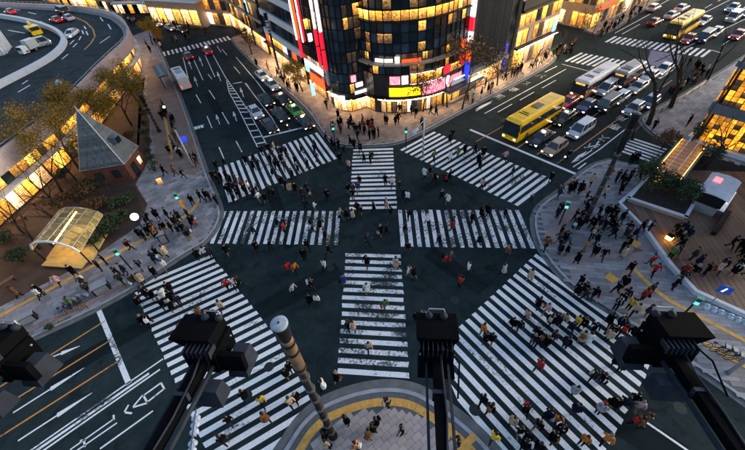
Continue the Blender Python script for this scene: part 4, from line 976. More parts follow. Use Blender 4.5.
# lit stairwell behind the planter (amber)
c0, c1 = G(662, 184), G(690, 149); c = c0; sd = (c1 - c0); sl = sd.length; sd.normalize(); sn_ = Vector((-sd.y, sd.x)); sa = atan2(sd.y, sd.x)
st = empty('stairwell', (c.x, c.y, KZ), 0, 'glowing amber stairway with pale handrails behind the planter', 'stairwell')
for i in range(12):
    p = c0 + sd * (sl * (i + 0.5) / 12); piece('step', (p.x, p.y, KZ + 0.08 + 0.075 * i), (sl / 12 + 0.02, 2.6, 0.16 + 0.0 * i), sa, M['warmstone'], st)
for sg in (-1, 1):
    p = (c0 + c1) / 2 + sn_ * (1.45 * sg); piece('side_wall', (p.x, p.y, KZ + 0.6), (sl, 0.22, 1.2), sa, M['concrete'], st); p = (c0 + c1) / 2 + sn_ * (1.31 * sg); piece('light_strip', (p.x, p.y, KZ + 1.12), (sl * 0.95, 0.05, 0.1), sa, M['strip_amber'], st)
    p0, p1 = c0 + sn_ * 0.5 * sg, c1 + sn_ * 0.5 * sg; k = MB(); k.tube([(p0.x, p0.y, 1.0), (p1.x, p1.y, 1.9)], 0.05, 5)
    for t in (0.02, 0.35, 0.68, 0.98): q = p0.lerp(p1, t); k.tube([(q.x, q.y, 0.2 + t * 0.9), (q.x, q.y, 1.0 + t * 0.9)], 0.04, 5)
    k.build('handrail', M['whitemetal'], st)
p = c0 - sd * 0.8; piece('lit_panel', (p.x, p.y, KZ + 0.5), (0.9, 2.0, 0.9), sa, M['block_amber'], st)
g = G(667, 241); fl = empty('floor_lantern', (g.x, g.y, KZ + 0.13), 0.4, 'low amber lantern glowing on the wooden deck beside the white wall', 'lantern'); k = MB(); k.box((0, 0, 0.3), (0.5, 0.5, 0.5)); k.build('glass', M['lantern_amber'], fl, False); k = MB(); k.box((0, 0, 0.58), (0.6, 0.6, 0.06)); k.build('cap', M['darkmetal'], fl, False); k = MB(); k.box((0, 0, 0.03), (0.6, 0.6, 0.06)); k.build('base', M['darkmetal'], fl, False)
# food kiosk
c = G(706, 205); ka = radians(38)
ks = empty('food_kiosk', (c.x, c.y, KZ + 0.13), ka, 'food kiosk with a pale curved roof, pink lit panel and bright counter', 'kiosk')
k = MB(); k.box((0, 0, 0.55), (4.2, 2.3, 1.1)); k.build('counter', M['greymetal'], ks, False)
k = MB(); k.box((0, -1.25, 1.12), (4.4, 0.6, 0.06)); k.build('counter_top', M['whitemetal'], ks, False)
k = MB(); k.box((-2.05, 0, 1.7), (0.1, 2.3, 1.3)); k.box((2.05, 0, 1.7), (0.1, 2.3, 1.3)); k.box((0, 1.1, 1.7), (4.2, 0.1, 1.3)); k.build('wall', M['darkmetal'], ks, False)
k = MB(); pr = [(-1.35, 2.35), (-0.9, 2.55), (0, 2.65), (0.9, 2.55), (1.35, 2.35)]
for (y0, z0), (y1, z1) in zip(pr[:-1], pr[1:]): k.add([(-2.3, y0, z0), (2.3, y0, z0), (2.3, y1, z1), (-2.3, y1, z1), (-2.3, y0, z0 - .08), (2.3, y0, z0 - .08), (2.3, y1, z1 - .08), (-2.3, y1, z1 - .08)], [(0, 1, 2, 3), (7, 6, 5, 4), (0, 4, 5, 1), (2, 6, 7, 3), (1, 5, 6, 2), (3, 7, 4, 0)])
k.build('roof', M['white_stone'], ks, False)
k = MB(); k.box((0.6, 0.5, 2.72), (1.0, 0.7, 0.1)); k.build('roof_vent', M['win_pink'], ks, False)
k = MB(); k.box((0, -1.3, 2.1), (3.6, 0.1, 0.3)); k.build('sign', M['lamp_white'], ks, False)
k = MB(); k.box((2.2, -0.9, 1.5), (0.1, 0.9, 0.9)); k.build('lit_menu', M['lamp_white'], ks, False)
k = MB()
for x in (-2.1, 2.1):
    for y in (-1.1, 1.1): k.tube([(x, y, 0), (x, y, 2.4)], 0.05, 5)
k.build('post', M['darkmetal'], ks, False)
k = MB(); k.box((-2.9, -1.9, 0.5), (4.6, 0.5, 0.12)); k.box((-2.9, -1.9, 0.22), (4.2, 0.4, 0.44)); tag(k.build('bench', M['darkmetal'], None), 'long dark bench in front of the food kiosk', 'bench'); bpy.data.objects['bench'].location = (c.x, c.y, KZ + 0.13); bpy.data.objects['bench'].rotation_euler = (0, 0, ka)

# ================================================================== trees
def tree(base, h, spread, label, leaf=None, nleaf=0, seed=0, name='street_tree', z0=KZ, leaf_size=0.16, trunk_r=0.16, group=None, lean=(0, 0), first=0.33, depth=4, cr=1.0):
    rr = random.Random(seed); r = empty(name, (base[0], base[1], z0), 0, label, 'tree', group); mb = MB(); tips = []
    def grow(p, d, L, rad, lev):
        pts = [p]; rads = [rad]; q = p.copy(); dd = d.copy()
        for i in range(3):
            dd = (dd + Vector((rr.gauss(0, 0.13), rr.gauss(0, 0.13), rr.gauss(0, 0.06) + 0.04))).normalized(); q = q + dd * (L / 3); pts.append(q.copy()); rads.append(rad * (1 - 0.13 * (i + 1)))
        mb.tube(pts, rads, 7 if lev == 0 else (5 if lev < 3 else 3), caps=False)
        if lev >= 2: tips.append((q.copy(), lev)); tips.append((pts[2].copy(), lev))
        if lev >= depth: return
        nb = rr.choice((3, 4)) if lev == 0 else rr.choice((2, 3, 3))
        for i in range(nb):
            a = 2 * pi * (i + rr.random() * 0.7) / nb; tilt = rr.uniform(0.35, 0.75) * spread
            u = dd.orthogonal().normalized(); w = dd.cross(u); nd = (dd * cos(tilt) + (u * cos(a) + w * sin(a)) * sin(tilt)).normalized()
            st_ = pts[-1] if i < 2 else pts[2]
            grow(st_, nd, L * rr.uniform(0.55, 0.8), rads[-1] * rr.uniform(0.6, 0.8), lev + 1)
    grow(Vector((0, 0, -0.1)), Vector((lean[0], lean[1], 1)).normalized(), h * first, trunk_r, 0)
    mb.build('trunk', M['bark'], r, world=False, smooth=True)
    if leaf and nleaf:
        cb = MB(); per = max(1, nleaf // len(tips))
        for t, lev in tips:
            if rr.random() < 0.12: continue
            leaf_cloud(cb, t, (0.8 * cr, 0.8 * cr, 0.6 * cr), per, leaf_size, rr)
        cb.build('crown', M[leaf], r, world=False)
    return r

# left plaza trees: ochre crowns and bare branches
LT = [((-41.2, 54.0), 12.5, 'leaf_ochre', 6000, 'large ochre-leaved tree in front of the expressway parapet'), ((-42.6, 47.5), 12.0, 'leaf_ochre', 4200, 'ochre tree with thin crown between the plaza and the expressway at the left'),
      ((-40.2, 60.5), 11.0, 'leaf_ochre', 4800, 'ochre tree behind the pointed police box roof'), ((-42.8, 42.5), 10.0, None, 0, 'bare tree with many fine branches before the amber shop windows'),
      ((-40.6, 38.5), 9.5, None, 0, 'bare dark tree on the plaza in front of the lit white awning'), ((-39.5, 31.5), 8.5, None, 0, 'bare tree on the red-brown plaza at the left edge'), ((-39.0, 35.5), 6.5, None, 0, 'small bare tree behind the glowing glass canopy'), ((-42.0, 68.5), 9.0, 'leaf_yellow', 2600, 'yellow tree glowing beside the curved shop windows')]
for i, (p, h, lf, nl, lb) in enumerate(LT): tree(p, h, 1.1, lb, lf, int(nl * 2.3), seed=40 + i, group='plaza trees', leaf_size=0.125, cr=1.5, trunk_r=0.2, depth=5)
tree(G(153, 45), 7.0, 1.0, 'yellow-leaved street tree by the far zebra crossing at the top left', 'leaf_yellow', 3200, seed=60, cr=1.3); tree(G(303, 92), 6.5, 0.9, 'yellow-leaved tree on the lit pavement near the green car', 'leaf_yellow', 2600, seed=61, cr=1.1)
tree(G(252, 55), 7.0, 0.9, 'olive street tree by the white cars at the kerb', 'leaf_brown', 1600, seed=62)
for i, (p, lb, nl) in enumerate((((423, 112), 'thin brown tree before the yellow shop sign', 700), ((447, 108), 'brown-leaved street tree in front of the pink shop signs', 1500), ((462, 110), 'brown street tree rising behind the bus shelter', 1300), ((497, 86), 'nearly bare street tree before the finned building', 250), ((533, 66), 'slim bare tree on the pavement before the amber windows', 0), ((561, 52), 'slim bare tree at the street corner beyond the amber windows', 0))):
    tree(G(*p), 14.0 if i in (1, 2) else 8.5, 0.85, lb, 'leaf_brown', nl * 2, seed=70 + i, group='trees along the shops', trunk_r=0.15, cr=1.2)
for i, (p, h, lb) in enumerate((((648, 125), 15.0, 'tall bare tree standing over the far zebra crossings'), ((670, 108), 13.5, 'tall bare forked tree behind the blue car'), ((706, 82), 10, 'bare tree by the far end of the grey side pavement'), ((632, 140), 6, 'small bare tree at the corner of the side street'), ((704, 168), 9.5, 'dark bare tree against the amber glass blocks'), ((737, 140), 8, 'bare tree at the right edge before the glass blocks'))):
    tree(G(*p), h, 0.75, lb, None, 0, seed=80 + i, group='bare trees on the right', trunk_r=0.34 if i < 2 else 0.2, first=0.42 if i < 3 else 0.33, depth=5)

bed = [tuple(G(*p)) for p in [(82, 250), (112, 232), (143, 212), (136, 188), (112, 186), (78, 184), (66, 194), (80, 205), (112, 222), (92, 240)]]
tag(MB().prism(bed, 0, KZ + 0.10).build('planting_bed', M['soil']), 'dark soil bed of low shrubs between the canopy and the police box', 'planting bed', kind='structure')
for i, (x, y, h, lb) in enumerate(((-43.2, 34.5, 8.5, 'bare tree nearest the left picture edge on the plaza'), (-41.5, 44.5, 9.0, 'bare tree between the police box and the amber shops'), (-42.5, 57.5, 9.5, 'bare twiggy tree just before the curved shops'), (-41.0, 50.0, 7.5, 'slender bare tree behind the police box roof edge'), (-33.5, 39.0, 5.5, 'small bare tree in the dark bed before the police box'), (-38.6, 40.2, 7.0, 'bare tree in front of the police box, left side'))):
    tree((x, y), h, 1.0, lb, None, 0, seed=140 + i, group='plaza trees', trunk_r=0.15, depth=5)
for i, (px, py, rd, lf, lb) in enumerate(((2, 200, 1.6, 'leaf_green', 'dark bush at the left edge before the shops'), (18, 196, 1.5, 'leaf_brown', 'brown bush before the left shop windows'), (34, 184, 1.5, 'leaf_green', 'dark bush under the white awning'), (52, 172, 1.4, 'leaf_brown', 'brown bush under the awning near the police box'), (4, 245, 1.8, 'leaf_green', 'round dark bush in the plaza at the left edge'), (66, 180, 1.3, 'leaf_green', 'dark bush by the police box corner'), (118, 150, 1.2, 'leaf_green', 'dark bush behind the police box, right side'), (132, 140, 1.2, 'leaf_brown', 'brown bush behind the police box'))):
    shrub(px, py, rd, 1.4, lb, lf, 650, z0=KZ + 0.02, seed=160 + i)
for i, (px, py, lb) in enumerate(((20, 222, 'dark bench on the red-brown plaza near the canopy'), (8, 285, 'dark bench on the red-brown plaza near the pavement edge'), (40, 202, 'dark bench on the plaza behind the canopy'))):
    g = G(px, py); r = empty('bench', (g.x, g.y, KZ + 0.02), 0.5 + i * 0.4, lb, 'bench')
    for q in (-0.15, 0.0, 0.15): k = MB(); k.box((0, q, 0.44), (1.8, 0.12, 0.05)); k.build('slat', M['deck'], r, False)
    for q in (-0.75, 0.75): k = MB(); k.box((q, 0, 0.21), (0.08, 0.4, 0.42)); k.build('leg', M['darkmetal'], r, False)
# hedge of round bushes behind the left pavement, low planting around the canopy
hp = [(146, 118), (147, 128), (148, 137), (149, 146), (151, 155), (153, 164), (156, 172)]
for i, p in enumerate(hp): shrub(*p, 0.9, 1.5, 'dark round bush, %s in the row beside the police box' % ('farthest', 'second farthest', 'third farthest', 'middle one', 'third nearest', 'second nearest', 'nearest')[i], seed=100 + i, n=240, name='bush', cat='bush', group='bushes beside the police box')
for i, (p, lb, lf) in enumerate((((24, 262), 'dark low bush at the front left of the glass canopy', 'leaf_green'), ((92, 246), 'dark bush at the front right side of the glass canopy', 'leaf_green'), ((104, 235), 'dark bush behind the green pedestrian signal', 'leaf_green'), ((118, 222), 'dark bush beside the white globe lamp', 'leaf_green'), ((102, 205), 'wide brown bush between canopy and police box', 'leaf_brown'), ((84, 196), 'brown bush in front of the police box wall', 'leaf_brown'), ((64, 205), 'brown bush behind the canopy arch', 'leaf_brown'), ((124, 205), 'dark bush at the foot of the police box', 'leaf_green'), ((114, 230), 'dark bush behind the guard posts left of the globe lamp', 'leaf_green'), ((92, 188), 'dark bush under the police box eave', 'leaf_green'), ((52, 330), 'small green bush at the kerb by the parked bicycles', 'leaf_green'))):
    shrub(*p, 1.9 if i < 10 else 0.5, 1.3 if i < 10 else 0.6, lb, lf, 700 if i < 10 else 120, z0=KZ + 0.02, seed=120 + i)

# ================================================================== street furniture
def lamp_post(px, py, h, label, lantern='blackmetal', cap='darkmetal', w=1.0):
    g = G(px, py); r = empty('street_lamp', (g.x, g.y, KZ), 0, label, 'street lamp', 'tall banded street lamps')
    k = MB(); k.lathe([(0.34, 0), (0.34, 0.25), (0.24, 0.4), (0.20, h * 0.70)], n=14); k.build('pole', M['blackmetal'], r, False, True)
    k = MB(); k.lathe([(0.21, h * 0.70), (0.30, h * 0.72), (0.30, h - 1.5), (0.24, h - 1.4)], n=14); k.build('lantern', M[lantern], r, False, True)
    for i in range(7):
        z = 1.2 + i * (h * 0.68) / 7; k = MB(); k.lathe([(0.23, z - 0.1), (0.29, z - 0.08), (0.29, z + 0.08), (0.23, z + 0.1)], n=14); k.build('band', M['bandmetal'], r, False)
    for z in (h * 0.735, h - 2.6, h - 1.75): k = MB(); k.lathe([(0.30, z - 0.1), (0.34, z - 0.08), (0.34, z + 0.08), (0.30, z + 0.1)], n=14); k.build('band', M['blackmetal'], r, False)
    k = MB(); k.lathe([(0.25, h - 1.4), (0.3, h - 1.2), (0.36, h - 0.3), (0.36, h - 0.2)], n=14); k.build('neck', M['blackmetal'], r, False, True)
    k = MB(); k.lathe([(0.36, h - 0.2), (0.39, h - 0.12), (0.38, h - 0.03), (0.30, h), (1e-6, h + 0.01)], n=20); k.build('cap', M[cap], r, False, True)
    k = MB(); k.sphere((0, 0, h + 0.03), 0.05); k.build('cap_bolt', M['darkmetal'], r, False)
    return r
M['bandmetal'] = mat('worn_band_metal', (0.10, 0.09, 0.085), 0.55, metal=0.3, var=0.4, scale=4)
M['post_cap'] = mat('weathered_pale_cap', (0.24, 0.29, 0.37), 0.6, var=0.4, scale=5)
M['bronze'] = mat('weathered_bronze', (0.20, 0.13, 0.08), 0.5, metal=0.4, var=0.5, scale=1.2)
lamp_post(333.5, 437, 16.2, 'tall dark banded lamp post with pale cap on the rounded bottom pavement', 'bronze', 'post_cap')
lamp_post(585, 222, 13.0, 'tall dark banded lamp post rising from the crowd on the right corner')
lamp_post(281, 78, 12.0, 'tall lamp post on the pavement before the white banded building', 'globe_off', 'globe_off')
lamp_post(256, 45, 9.0, 'far lamp post by the end of the banded building')
lamp_post(160, 132, 6.5, 'short dark lamp post beside the row of bushes')

def globe_lamp(x, y, h, rad, label, lit=True, z0=KZ):
    r = empty('globe_lamp', (x, y, z0), 0, label, 'lamp', 'globe lamps'); k = MB(); k.lathe([(0.14, 0), (0.14, 0.2), (0.07, 0.3), (0.05, h - rad)], n=8); k.build('pole', M['darkmetal'], r, False)
    k = MB(); k.sphere((0, 0, h), rad, 14, 8); k.build('globe', M['lamp_white'] if lit else M['globe_off'], r, False, True)
g = G(134.5, 217, 3.2); globe_lamp(g.x, g.y, 3.1, 0.42, 'glowing white globe lamp beside the crowd on the left corner')
g = G(59, 83, 7.5); globe_lamp(g.x, g.y, 7.4, 0.55, 'unlit pale globe lamp among the ochre trees', False)
for i, (px, py) in enumerate(((164, 107), (108, 66))):
    g = G(px, py, 3); globe_lamp(g.x, g.y, 2.9, 0.2, ('small bright lamp on the left pavement by the white microbus', 'small bright lamp by the curved shops')[i])

def ped_signal(px, py, label, rz, group='pedestrian signals', lit=True, h=3.0):
    g = G(px, py, h); r = empty('pedestrian_signal', (g.x, g.y, KZ), rz, label, 'signal', group)
    MB().tube([(0, 0.15, 0), (0, 0.15, h + 0.3)], 0.075, 8).build('pole', M['darkmetal'], r, False)
    k = MB(); k.box((0, 0, h), (0.42, 0.22, 0.8)); bx = k.build('housing', M['greymetal'], r, False)
    k = MB(); k.box((0, -0.125, h + 0.2), (0.3, 0.03, 0.3)); k.build('red_lens', M['lens_off'], r, False)
    k = MB(); k.box((0, -0.125, h - 0.2), (0.3, 0.03, 0.3)); k.build('green_lens', M['lamp_green'], r, False)
    k = MB(); k.box((0, 0, h + 0.44), (0.46, 0.3, 0.05)); k.build('hood', M['hood_glow'] if lit else M['greymetal'], r, False)
M['hood_glow'] = glow('green_glow_top', (0.1, 0.6, 0.45), 0.12, rnd=0.0)  # green signal glow put onto the hood, which is no lamp
ped_signal(117, 253, 'pedestrian signal glowing green on the left pavement near the lower crossing', 0.4)
ped_signal(176.5, 197, 'pedestrian signal glowing green among people at the left corner', 0.3)
ped_signal(567, 206, 'pedestrian signal glowing green at the kerb of the right corner', -0.5)
ped_signal(697, 302, 'pedestrian signal glowing green beside the low white wall', -0.6)
ped_signal(333, 128, 'pedestrian signal at the top corner near the shoppers', 0.1)
ped_signal(406, 131, 'pedestrian signal at the top corner kerb by the zebra crossing', -0.1)

def traffic_signal(head, base, label, n_heads=1, gap=1.5, h=5.6, zb=KZ):
    hx, hy = head; bx, by = base; d = Vector((hx - bx, hy - by)); L = d.length; d.normalize(); an = atan2(d.y, d.x)
    r = empty('traffic_signal', (bx, by, zb), 0, label, 'traffic signal', 'vehicle signals'); z = zb
    MB().lathe([(0.16, 0), (0.13, 0.5), (0.10, h + 0.5)], (0, 0, 0), 10).build('pole', M['greymetal'], r, False, True)
    MB().tube([(0, 0, h + 0.15), (d.x * (L + 0.9), d.y * (L + 0.9), h + 0.15)], 0.06, 6).build('arm', M['bluemetal'], r, False)
    for i in range(n_heads):
        s = L - i * gap; c = Vector((d.x * s, d.y * s, h))
        k = MB(); k.box(c, (1.25, 0.16, 0.36), an); hs = k.build('housing', M['globe_off'], r, False)
        for j in (-1, 0, 1):
            p = c + Vector((d.x, d.y, 0)) * (j * 0.4); o = Vector((-d.y, d.x, 0))
            k = MB(); k.sphere(p + o * 0.1, 0.19, 10, 6); k.build('lens', M['globe_off'], r, False, True)
            k = MB(); k.sphere(p - o * 0.1, 0.19, 10, 6); k.build('lens', M['globe_off'], r, False, True)
traffic_signal(tuple(G(196, 426, 5.6)), (-11.6, 3.4), 'pale blue-grey vehicle signals over the lower left zebra crossing', 2, 1.45)
q0, q1 = G(713, 311, 5.6), G(737, 321, 5.6)
traffic_signal(tuple(q0), tuple(q1 + (q1 - q0).normalized() * 2.2), 'pale vehicle signals on a pole by the low white wall at the right', 2, (q1 - q0).length)
traffic_signal(tuple(G(199, 128, 5.6)), tuple(G(177, 134, 5.6)), 'pale vehicle signal on an arm over the upper left road')
traffic_signal(tuple(G(415, 132, 5.6)), tuple(G(424, 122, 5.6)), 'vehicle signal at the top corner kerb facing the coach')

def sign_board(px, py, z, label, m, w=0.7, hgt=0.7, rz=0.0, name='road_sign', arrow=False):
    g = G(px, py, z); r = empty(name, (g.x, g.y, KZ), rz, label, 'sign'); MB().tube([(0, 0.06, 0), (0, 0.06, z + hgt / 2)], 0.045, 6).build('pole', M['greymetal'], r, False)
    k = MB(); k.box((0, 0, z), (w, 0.05, hgt)); k.build('board', m, r, False)
    if arrow: k = MB(); k.add([(-.05 * w * 4, -.03, z - .3 * hgt), (-.02, -.03, z + .3 * hgt), (.1, -.03, z + .28 * hgt), (-.02, -.03, z - .32 * hgt)], [(0, 1, 2, 3)]); k.build('arrow', M['sign_white'], r, False)
M['blue_board'] = mat('blue_sign_board', (0.03, 0.12, 0.55), 0.4)
sign_board(184, 140, 3.2, 'round-cornered blue sign on the left pavement under the signal arm', M['sign_blue'], 0.9, 0.9, 0.3)
sign_board(724, 291, 3.0, 'blue sign with a white arrow by the low white wall', M['blue_board'], 0.9, 0.9, -0.6, arrow=True)
sign_board(160, 182, 2.2, 'pale lit notice board beside the police box', M['win_shop'], 0.6, 0.9, 0.5); sign_board(313, 90, 2.6, 'teal lit street sign by the orange shop sign', M['sign_teal'], 0.7, 2.2, 0.6)
sign_board(183, 206, 2.0, 'narrow orange banner on the left pavement', M['bannero'] if 'bannero' in M else M.setdefault('bannero', mat('orange_cloth', (0.7, 0.28, 0.02), 0.8)), 0.35, 1.6, 0.5, 'banner')

# bus shelter and underground entrance on the top pavement
c = (G(448, 110) + G(481, 93)) / 2; L = (G(448, 110) - G(481, 93)).length
bs = empty('bus_shelter', (c.x, c.y, KZ), angB, 'dark bus shelter with glowing yellow poster panels at the kerb', 'bus shelter'); 
k = MB(); k.box((0, 0.7, 2.75), (L + 0.6, 2.0, 0.16)); k.build('roof', M['bluemetal'], bs, False); k = MB(); k.box((0, 0.7, 2.9), (L, 1.5, 0.12)); k.build('roof_top', M['darkmetal'], bs, False)
for i in range(5): k = MB(); k.box((-L / 2 + 0.2 + i * (L - 0.4) / 4, 1.3, 1.35), (0.12, 0.12, 2.7)); k.build('post', M['darkmetal'], bs, False)
for i in range(4): k = MB(); k.box((-L / 2 + 0.2 + (i + 0.5) * (L - 0.4) / 4, 1.3, 1.3), ((L - 0.4) / 4 - 0.5, 0.08, 1.7)); k.build('poster_panel', M['win_yellow'] if i in (0, 1) else M['win_dim'], bs, False)
k = MB(); k.box((0, 0.9, 0.45), (L * 0.7, 0.4, 0.08)); k.build('seat', M['greymetal'], bs, False)
c = G(168, 84); s2 = empty('bus_shelter', (c.x, c.y, KZ), angA, 'dark bus shelter at the left kerb beside the white microbus', 'bus shelter')
k = MB(); k.box((0, 0.3, 2.7), (7.5, 1.9, 0.14)); k.build('roof', M['darkmetal'], s2, False); k = MB(); k.box((0, 0.3, 2.8), (6.8, 0.6, 0.1)); k.build('roof_ridge', M['bluemetal'], s2, False)
for x in (-3.4, -1.1, 1.1, 3.4): k = MB(); k.box((x, 0.9, 1.35), (0.1, 0.1, 2.7)); k.build('post', M['darkmetal'], s2, False)
for x in (-2.25, 0, 2.25): k = MB(); k.box((x, 0.9, 1.3), (2.0, 0.05, 1.6)); k.build('panel', M['glass_blue'], s2, False)
k = MB(); k.box((0, 0.6, 0.45), (5, 0.4, 0.08)); k.build('seat', M['greymetal'], s2, False)
c = G(452, 97)
ue = empty('underground_entrance', (c.x, c.y, KZ), angB, 'small entrance pavilion with a sloping slate-grey roof and white light strip', 'entrance')
k = MB(); k.add([(-2.2, -1.5, 3.0), (2.2, -1.5, 3.0), (2.2, 1.5, 3.6), (-2.2, 1.5, 3.6), (-1.4, -0.8, 4.0), (1.4, -0.8, 4.0), (1.4, 1.0, 4.4), (-1.4, 1.0, 4.4)], [(3, 2, 1, 0), (4, 5, 6, 7), (0, 1, 5, 4), (1, 2, 6, 5), (2, 3, 7, 6), (3, 0, 4, 7)]); k.build('roof', M['bluemetal'], ue, False)
k = MB(); k.box((-0.1, -1.3, 3.75), (2.4, 0.25, 0.1)); k.build('light_strip', M['sign_white'], ue, False)
for x in (-1.9, 1.9):
    for y in (-1.2, 1.2): k = MB(); k.box((x, y, 1.5), (0.18, 0.18, 3.0)); k.build('post', M['darkmetal'], ue, False)
k = MB(); k.box((0, 1.2, 1.3), (3.6, 0.1, 2.4)); k.build('lit_wall', M['win_warm'], ue, False)

# floodlights on booms in front of the camera's building
BD = Vector((0.1466, 0.968, -0.2036)).normalized(); BS = Vector((BD.y, -BD.x, 0)).normalized(); BU = BS.cross(BD).normalized()
M['boom'] = mat('near_black_paint', (0.0025, 0.003, 0.0042), 0.8, var=0.4, scale=3, spec=0.02); M['lampbox'] = mat('blue_grey_lamp_housing', (0.020, 0.026, 0.040), 0.6, var=0.35, scale=5, spec=0.1)
def boom(px, py, depth, label, side):
    v = ROT @ Vector(((px - CX) / FPX, (py - CY) / FPX, 1.0)) * depth; tip = v + Vector((0, 0, CAM_H)); r = empty('boom_floodlight', tip, 0, label, 'floodlight', 'floodlights on booms')
    r['label'] = label
    def hexa(name, c, sz, m, top=(1, 1), shift=0.0):
        mb = MB(); vs = []
        for w in (-1, 1):
            kx, ky = (1, 1) if w < 0 else top
            for x, y in ((-1, -1), (1, -1), (1, 1), (-1, 1)): vs.append(BS * (c[0] + x * sz[0] / 2 * kx + (shift if w > 0 else 0)) + BD * (c[1] + y * sz[1] / 2 * ky) + BU * (c[2] + w * sz[2] / 2))
        mb.add(vs, [(3, 2, 1, 0), (4, 5, 6, 7), (0, 1, 5, 4), (1, 2, 6, 5), (2, 3, 7, 6), (3, 0, 4, 7)]); return mb.build(name, m, r, False)
    hexa('boom', (0, -2.6, 0), (0.125, 5.4, 0.14), M['boom'])
    for s in (-1, 1): hexa('rail', (s * 0.14, -1.0, -0.05), (0.03, 2.0, 0.06), M['lampbox'])
    hexa('head', (0, 0.22, 0.0), (0.42, 0.5, 0.34), M['boom']); hexa('hood', (-side * 0.05, 0.3, 0.24), (0.42, 0.40, 0.16), M['boom'], (1.3, 1.1), -side * 0.10)
    for s in (-1, 1):
        mb = MB(); p = BS * (s * 0.10) + BD * 0.46 + BU * 0.33; mb.sphere(p, 0.055, 10, 6); mb.build('dome', M['lampbox'], r, False, True)
    mb = MB(); mb.tube([BS * -0.12 + BD * 0.5 + BU * 0.33, BS * -0.1 + BD * 0.5 + BU * 0.42, BS * 0.1 + BD * 0.5 + BU * 0.42, BS * 0.12 + BD * 0.5 + BU * 0.33], 0.012, 5); mb.build('bracket', M['greymetal'], r, False)
    for q in range(7): hexa('cooling_fin', (-0.18 + q * 0.06, 0.02, 0.2), (0.012, 0.16, 0.12), M['lampbox'])
    for sx_ in (-1, 1):
        for sy_ in (0.04, 0.4): mb = MB(); mb.sphere(BS * (sx_ * 0.215) + BD * sy_ + BU * 0.05, 0.018, 6, 4); mb.build('bolt', M['greymetal'], r, False)
    for q in range(4): hexa('clamp', (0, -0.5 - q * 0.9, 0.0), (0.16, 0.05, 0.17), M['lampbox'])
    mb = MB(); mb.tube([BS * 0.03 + BD * 0.1 + BU * 0.2] + [BS * (0.05 + 0.02 * sin(q * 2.1)) + BD * (-0.3 - q * 0.5) + BU * (0.085 + 0.015 * cos(q * 1.7)) for q in range(9)], 0.013, 5); mb.build('cable', M['lampbox'], r, False, True)
    hexa('label_plate', (0.05, 0.05, 0.175), (0.09, 0.06, 0.012), M['greymetal'])
    mb = MB(); mb.tube([BS * 0.1 + BU * 0.3, BS * 0.25 - BD * 0.2 + BU * 0.22, BS * 0.2 - BD * 0.6 + BU * 0.12], 0.012, 5); mb.build('cable', M['boom'], r, False)
    if side:
        a = hexa('lamp_box', (-side * -0.42, 0.18, -0.14), (0.28, 0.36, 0.3), M['lampbox'], (0.7, 0.8)); b_ = hexa('lamp_box', (side * 0.16, -0.28, -0.2), (0.42, 0.26, 0.26), M['lampbox'], (0.8, 0.7))
        hexa('yoke', (side * 0.3, 0.05, -0.02), (0.5, 0.08, 0.3), M['boom'])
    else:
        hexa('lamp_box', (0, 0.1, -0.22), (0.5, 0.3, 0.22), M['boom'], (0.9, 0.9))
boom(203, 362, 4.8, 'black boom floodlight with blue-grey lamp boxes over the lower left crossing', 1); boom(437, 360, 4.8, 'black boom floodlight pointing straight up the picture at the bottom centre', 0)
boom(674, 358, 4.8, 'black boom floodlight with blue-grey lamp boxes at the lower right', -1); boom(-8, 372, 4.8, 'black boom floodlight cut off by the left edge of the picture', 1)

# guard rails along the left road kerb, bollards, bicycles
def rail(line_px, label, m='greymetal', off=0.45, side=-1):
    ln = offset_line([tuple(G(*p)) for p in line_px], side * off); r = empty('guard_rail', (ln[0][0], ln[0][1], KZ), 0, label, 'guard rail', 'kerb guard rails')
    k = MB(); k.tube([(x, y, KZ + 0.75) for x, y in ln], 0.045, 5); k.build('top_rail', M[m], r); k = MB(); k.tube([(x, y, KZ + 0.4) for x, y in ln], 0.04, 5); k.build('lower_rail', M[m], r)
    for a, c in zip(ln[:-1], ln[1:]):
        a, c = Vector(a), Vector(c); q = max(1, int((c - a).length / 2.2))
        for i in range(q + 1): p = a + (c - a) * (i / q); piece('post', (p.x, p.y, KZ + 0.38), (0.08, 0.08, 0.78), 0, M[m], r)
M['rust_rail'] = mat('brown_painted_rail', (0.24, 0.10, 0.045), 0.5)
rail([(168, 70), (185, 110), (200, 158)], 'brown guard rail along the left kerb of the upper left road', 'rust_rail'); rail([(128, 291), (90, 312), (30, 340)], 'brown guard rail along the kerb of the lower left road', 'rust_rail')
rail([(262, 72), (308, 111), (318, 126)], 'grey guard rail along the kerb beside the green car', side=1); rail([(434, 126), (454, 115), (540, 71)], 'grey guard rail along the kerb by the bus shelter', side=1)
rail([(610, 150), (648, 117), (700, 84)], 'dark guard rail between the road and the side pavement', 'darkmetal', 0.6, -1)

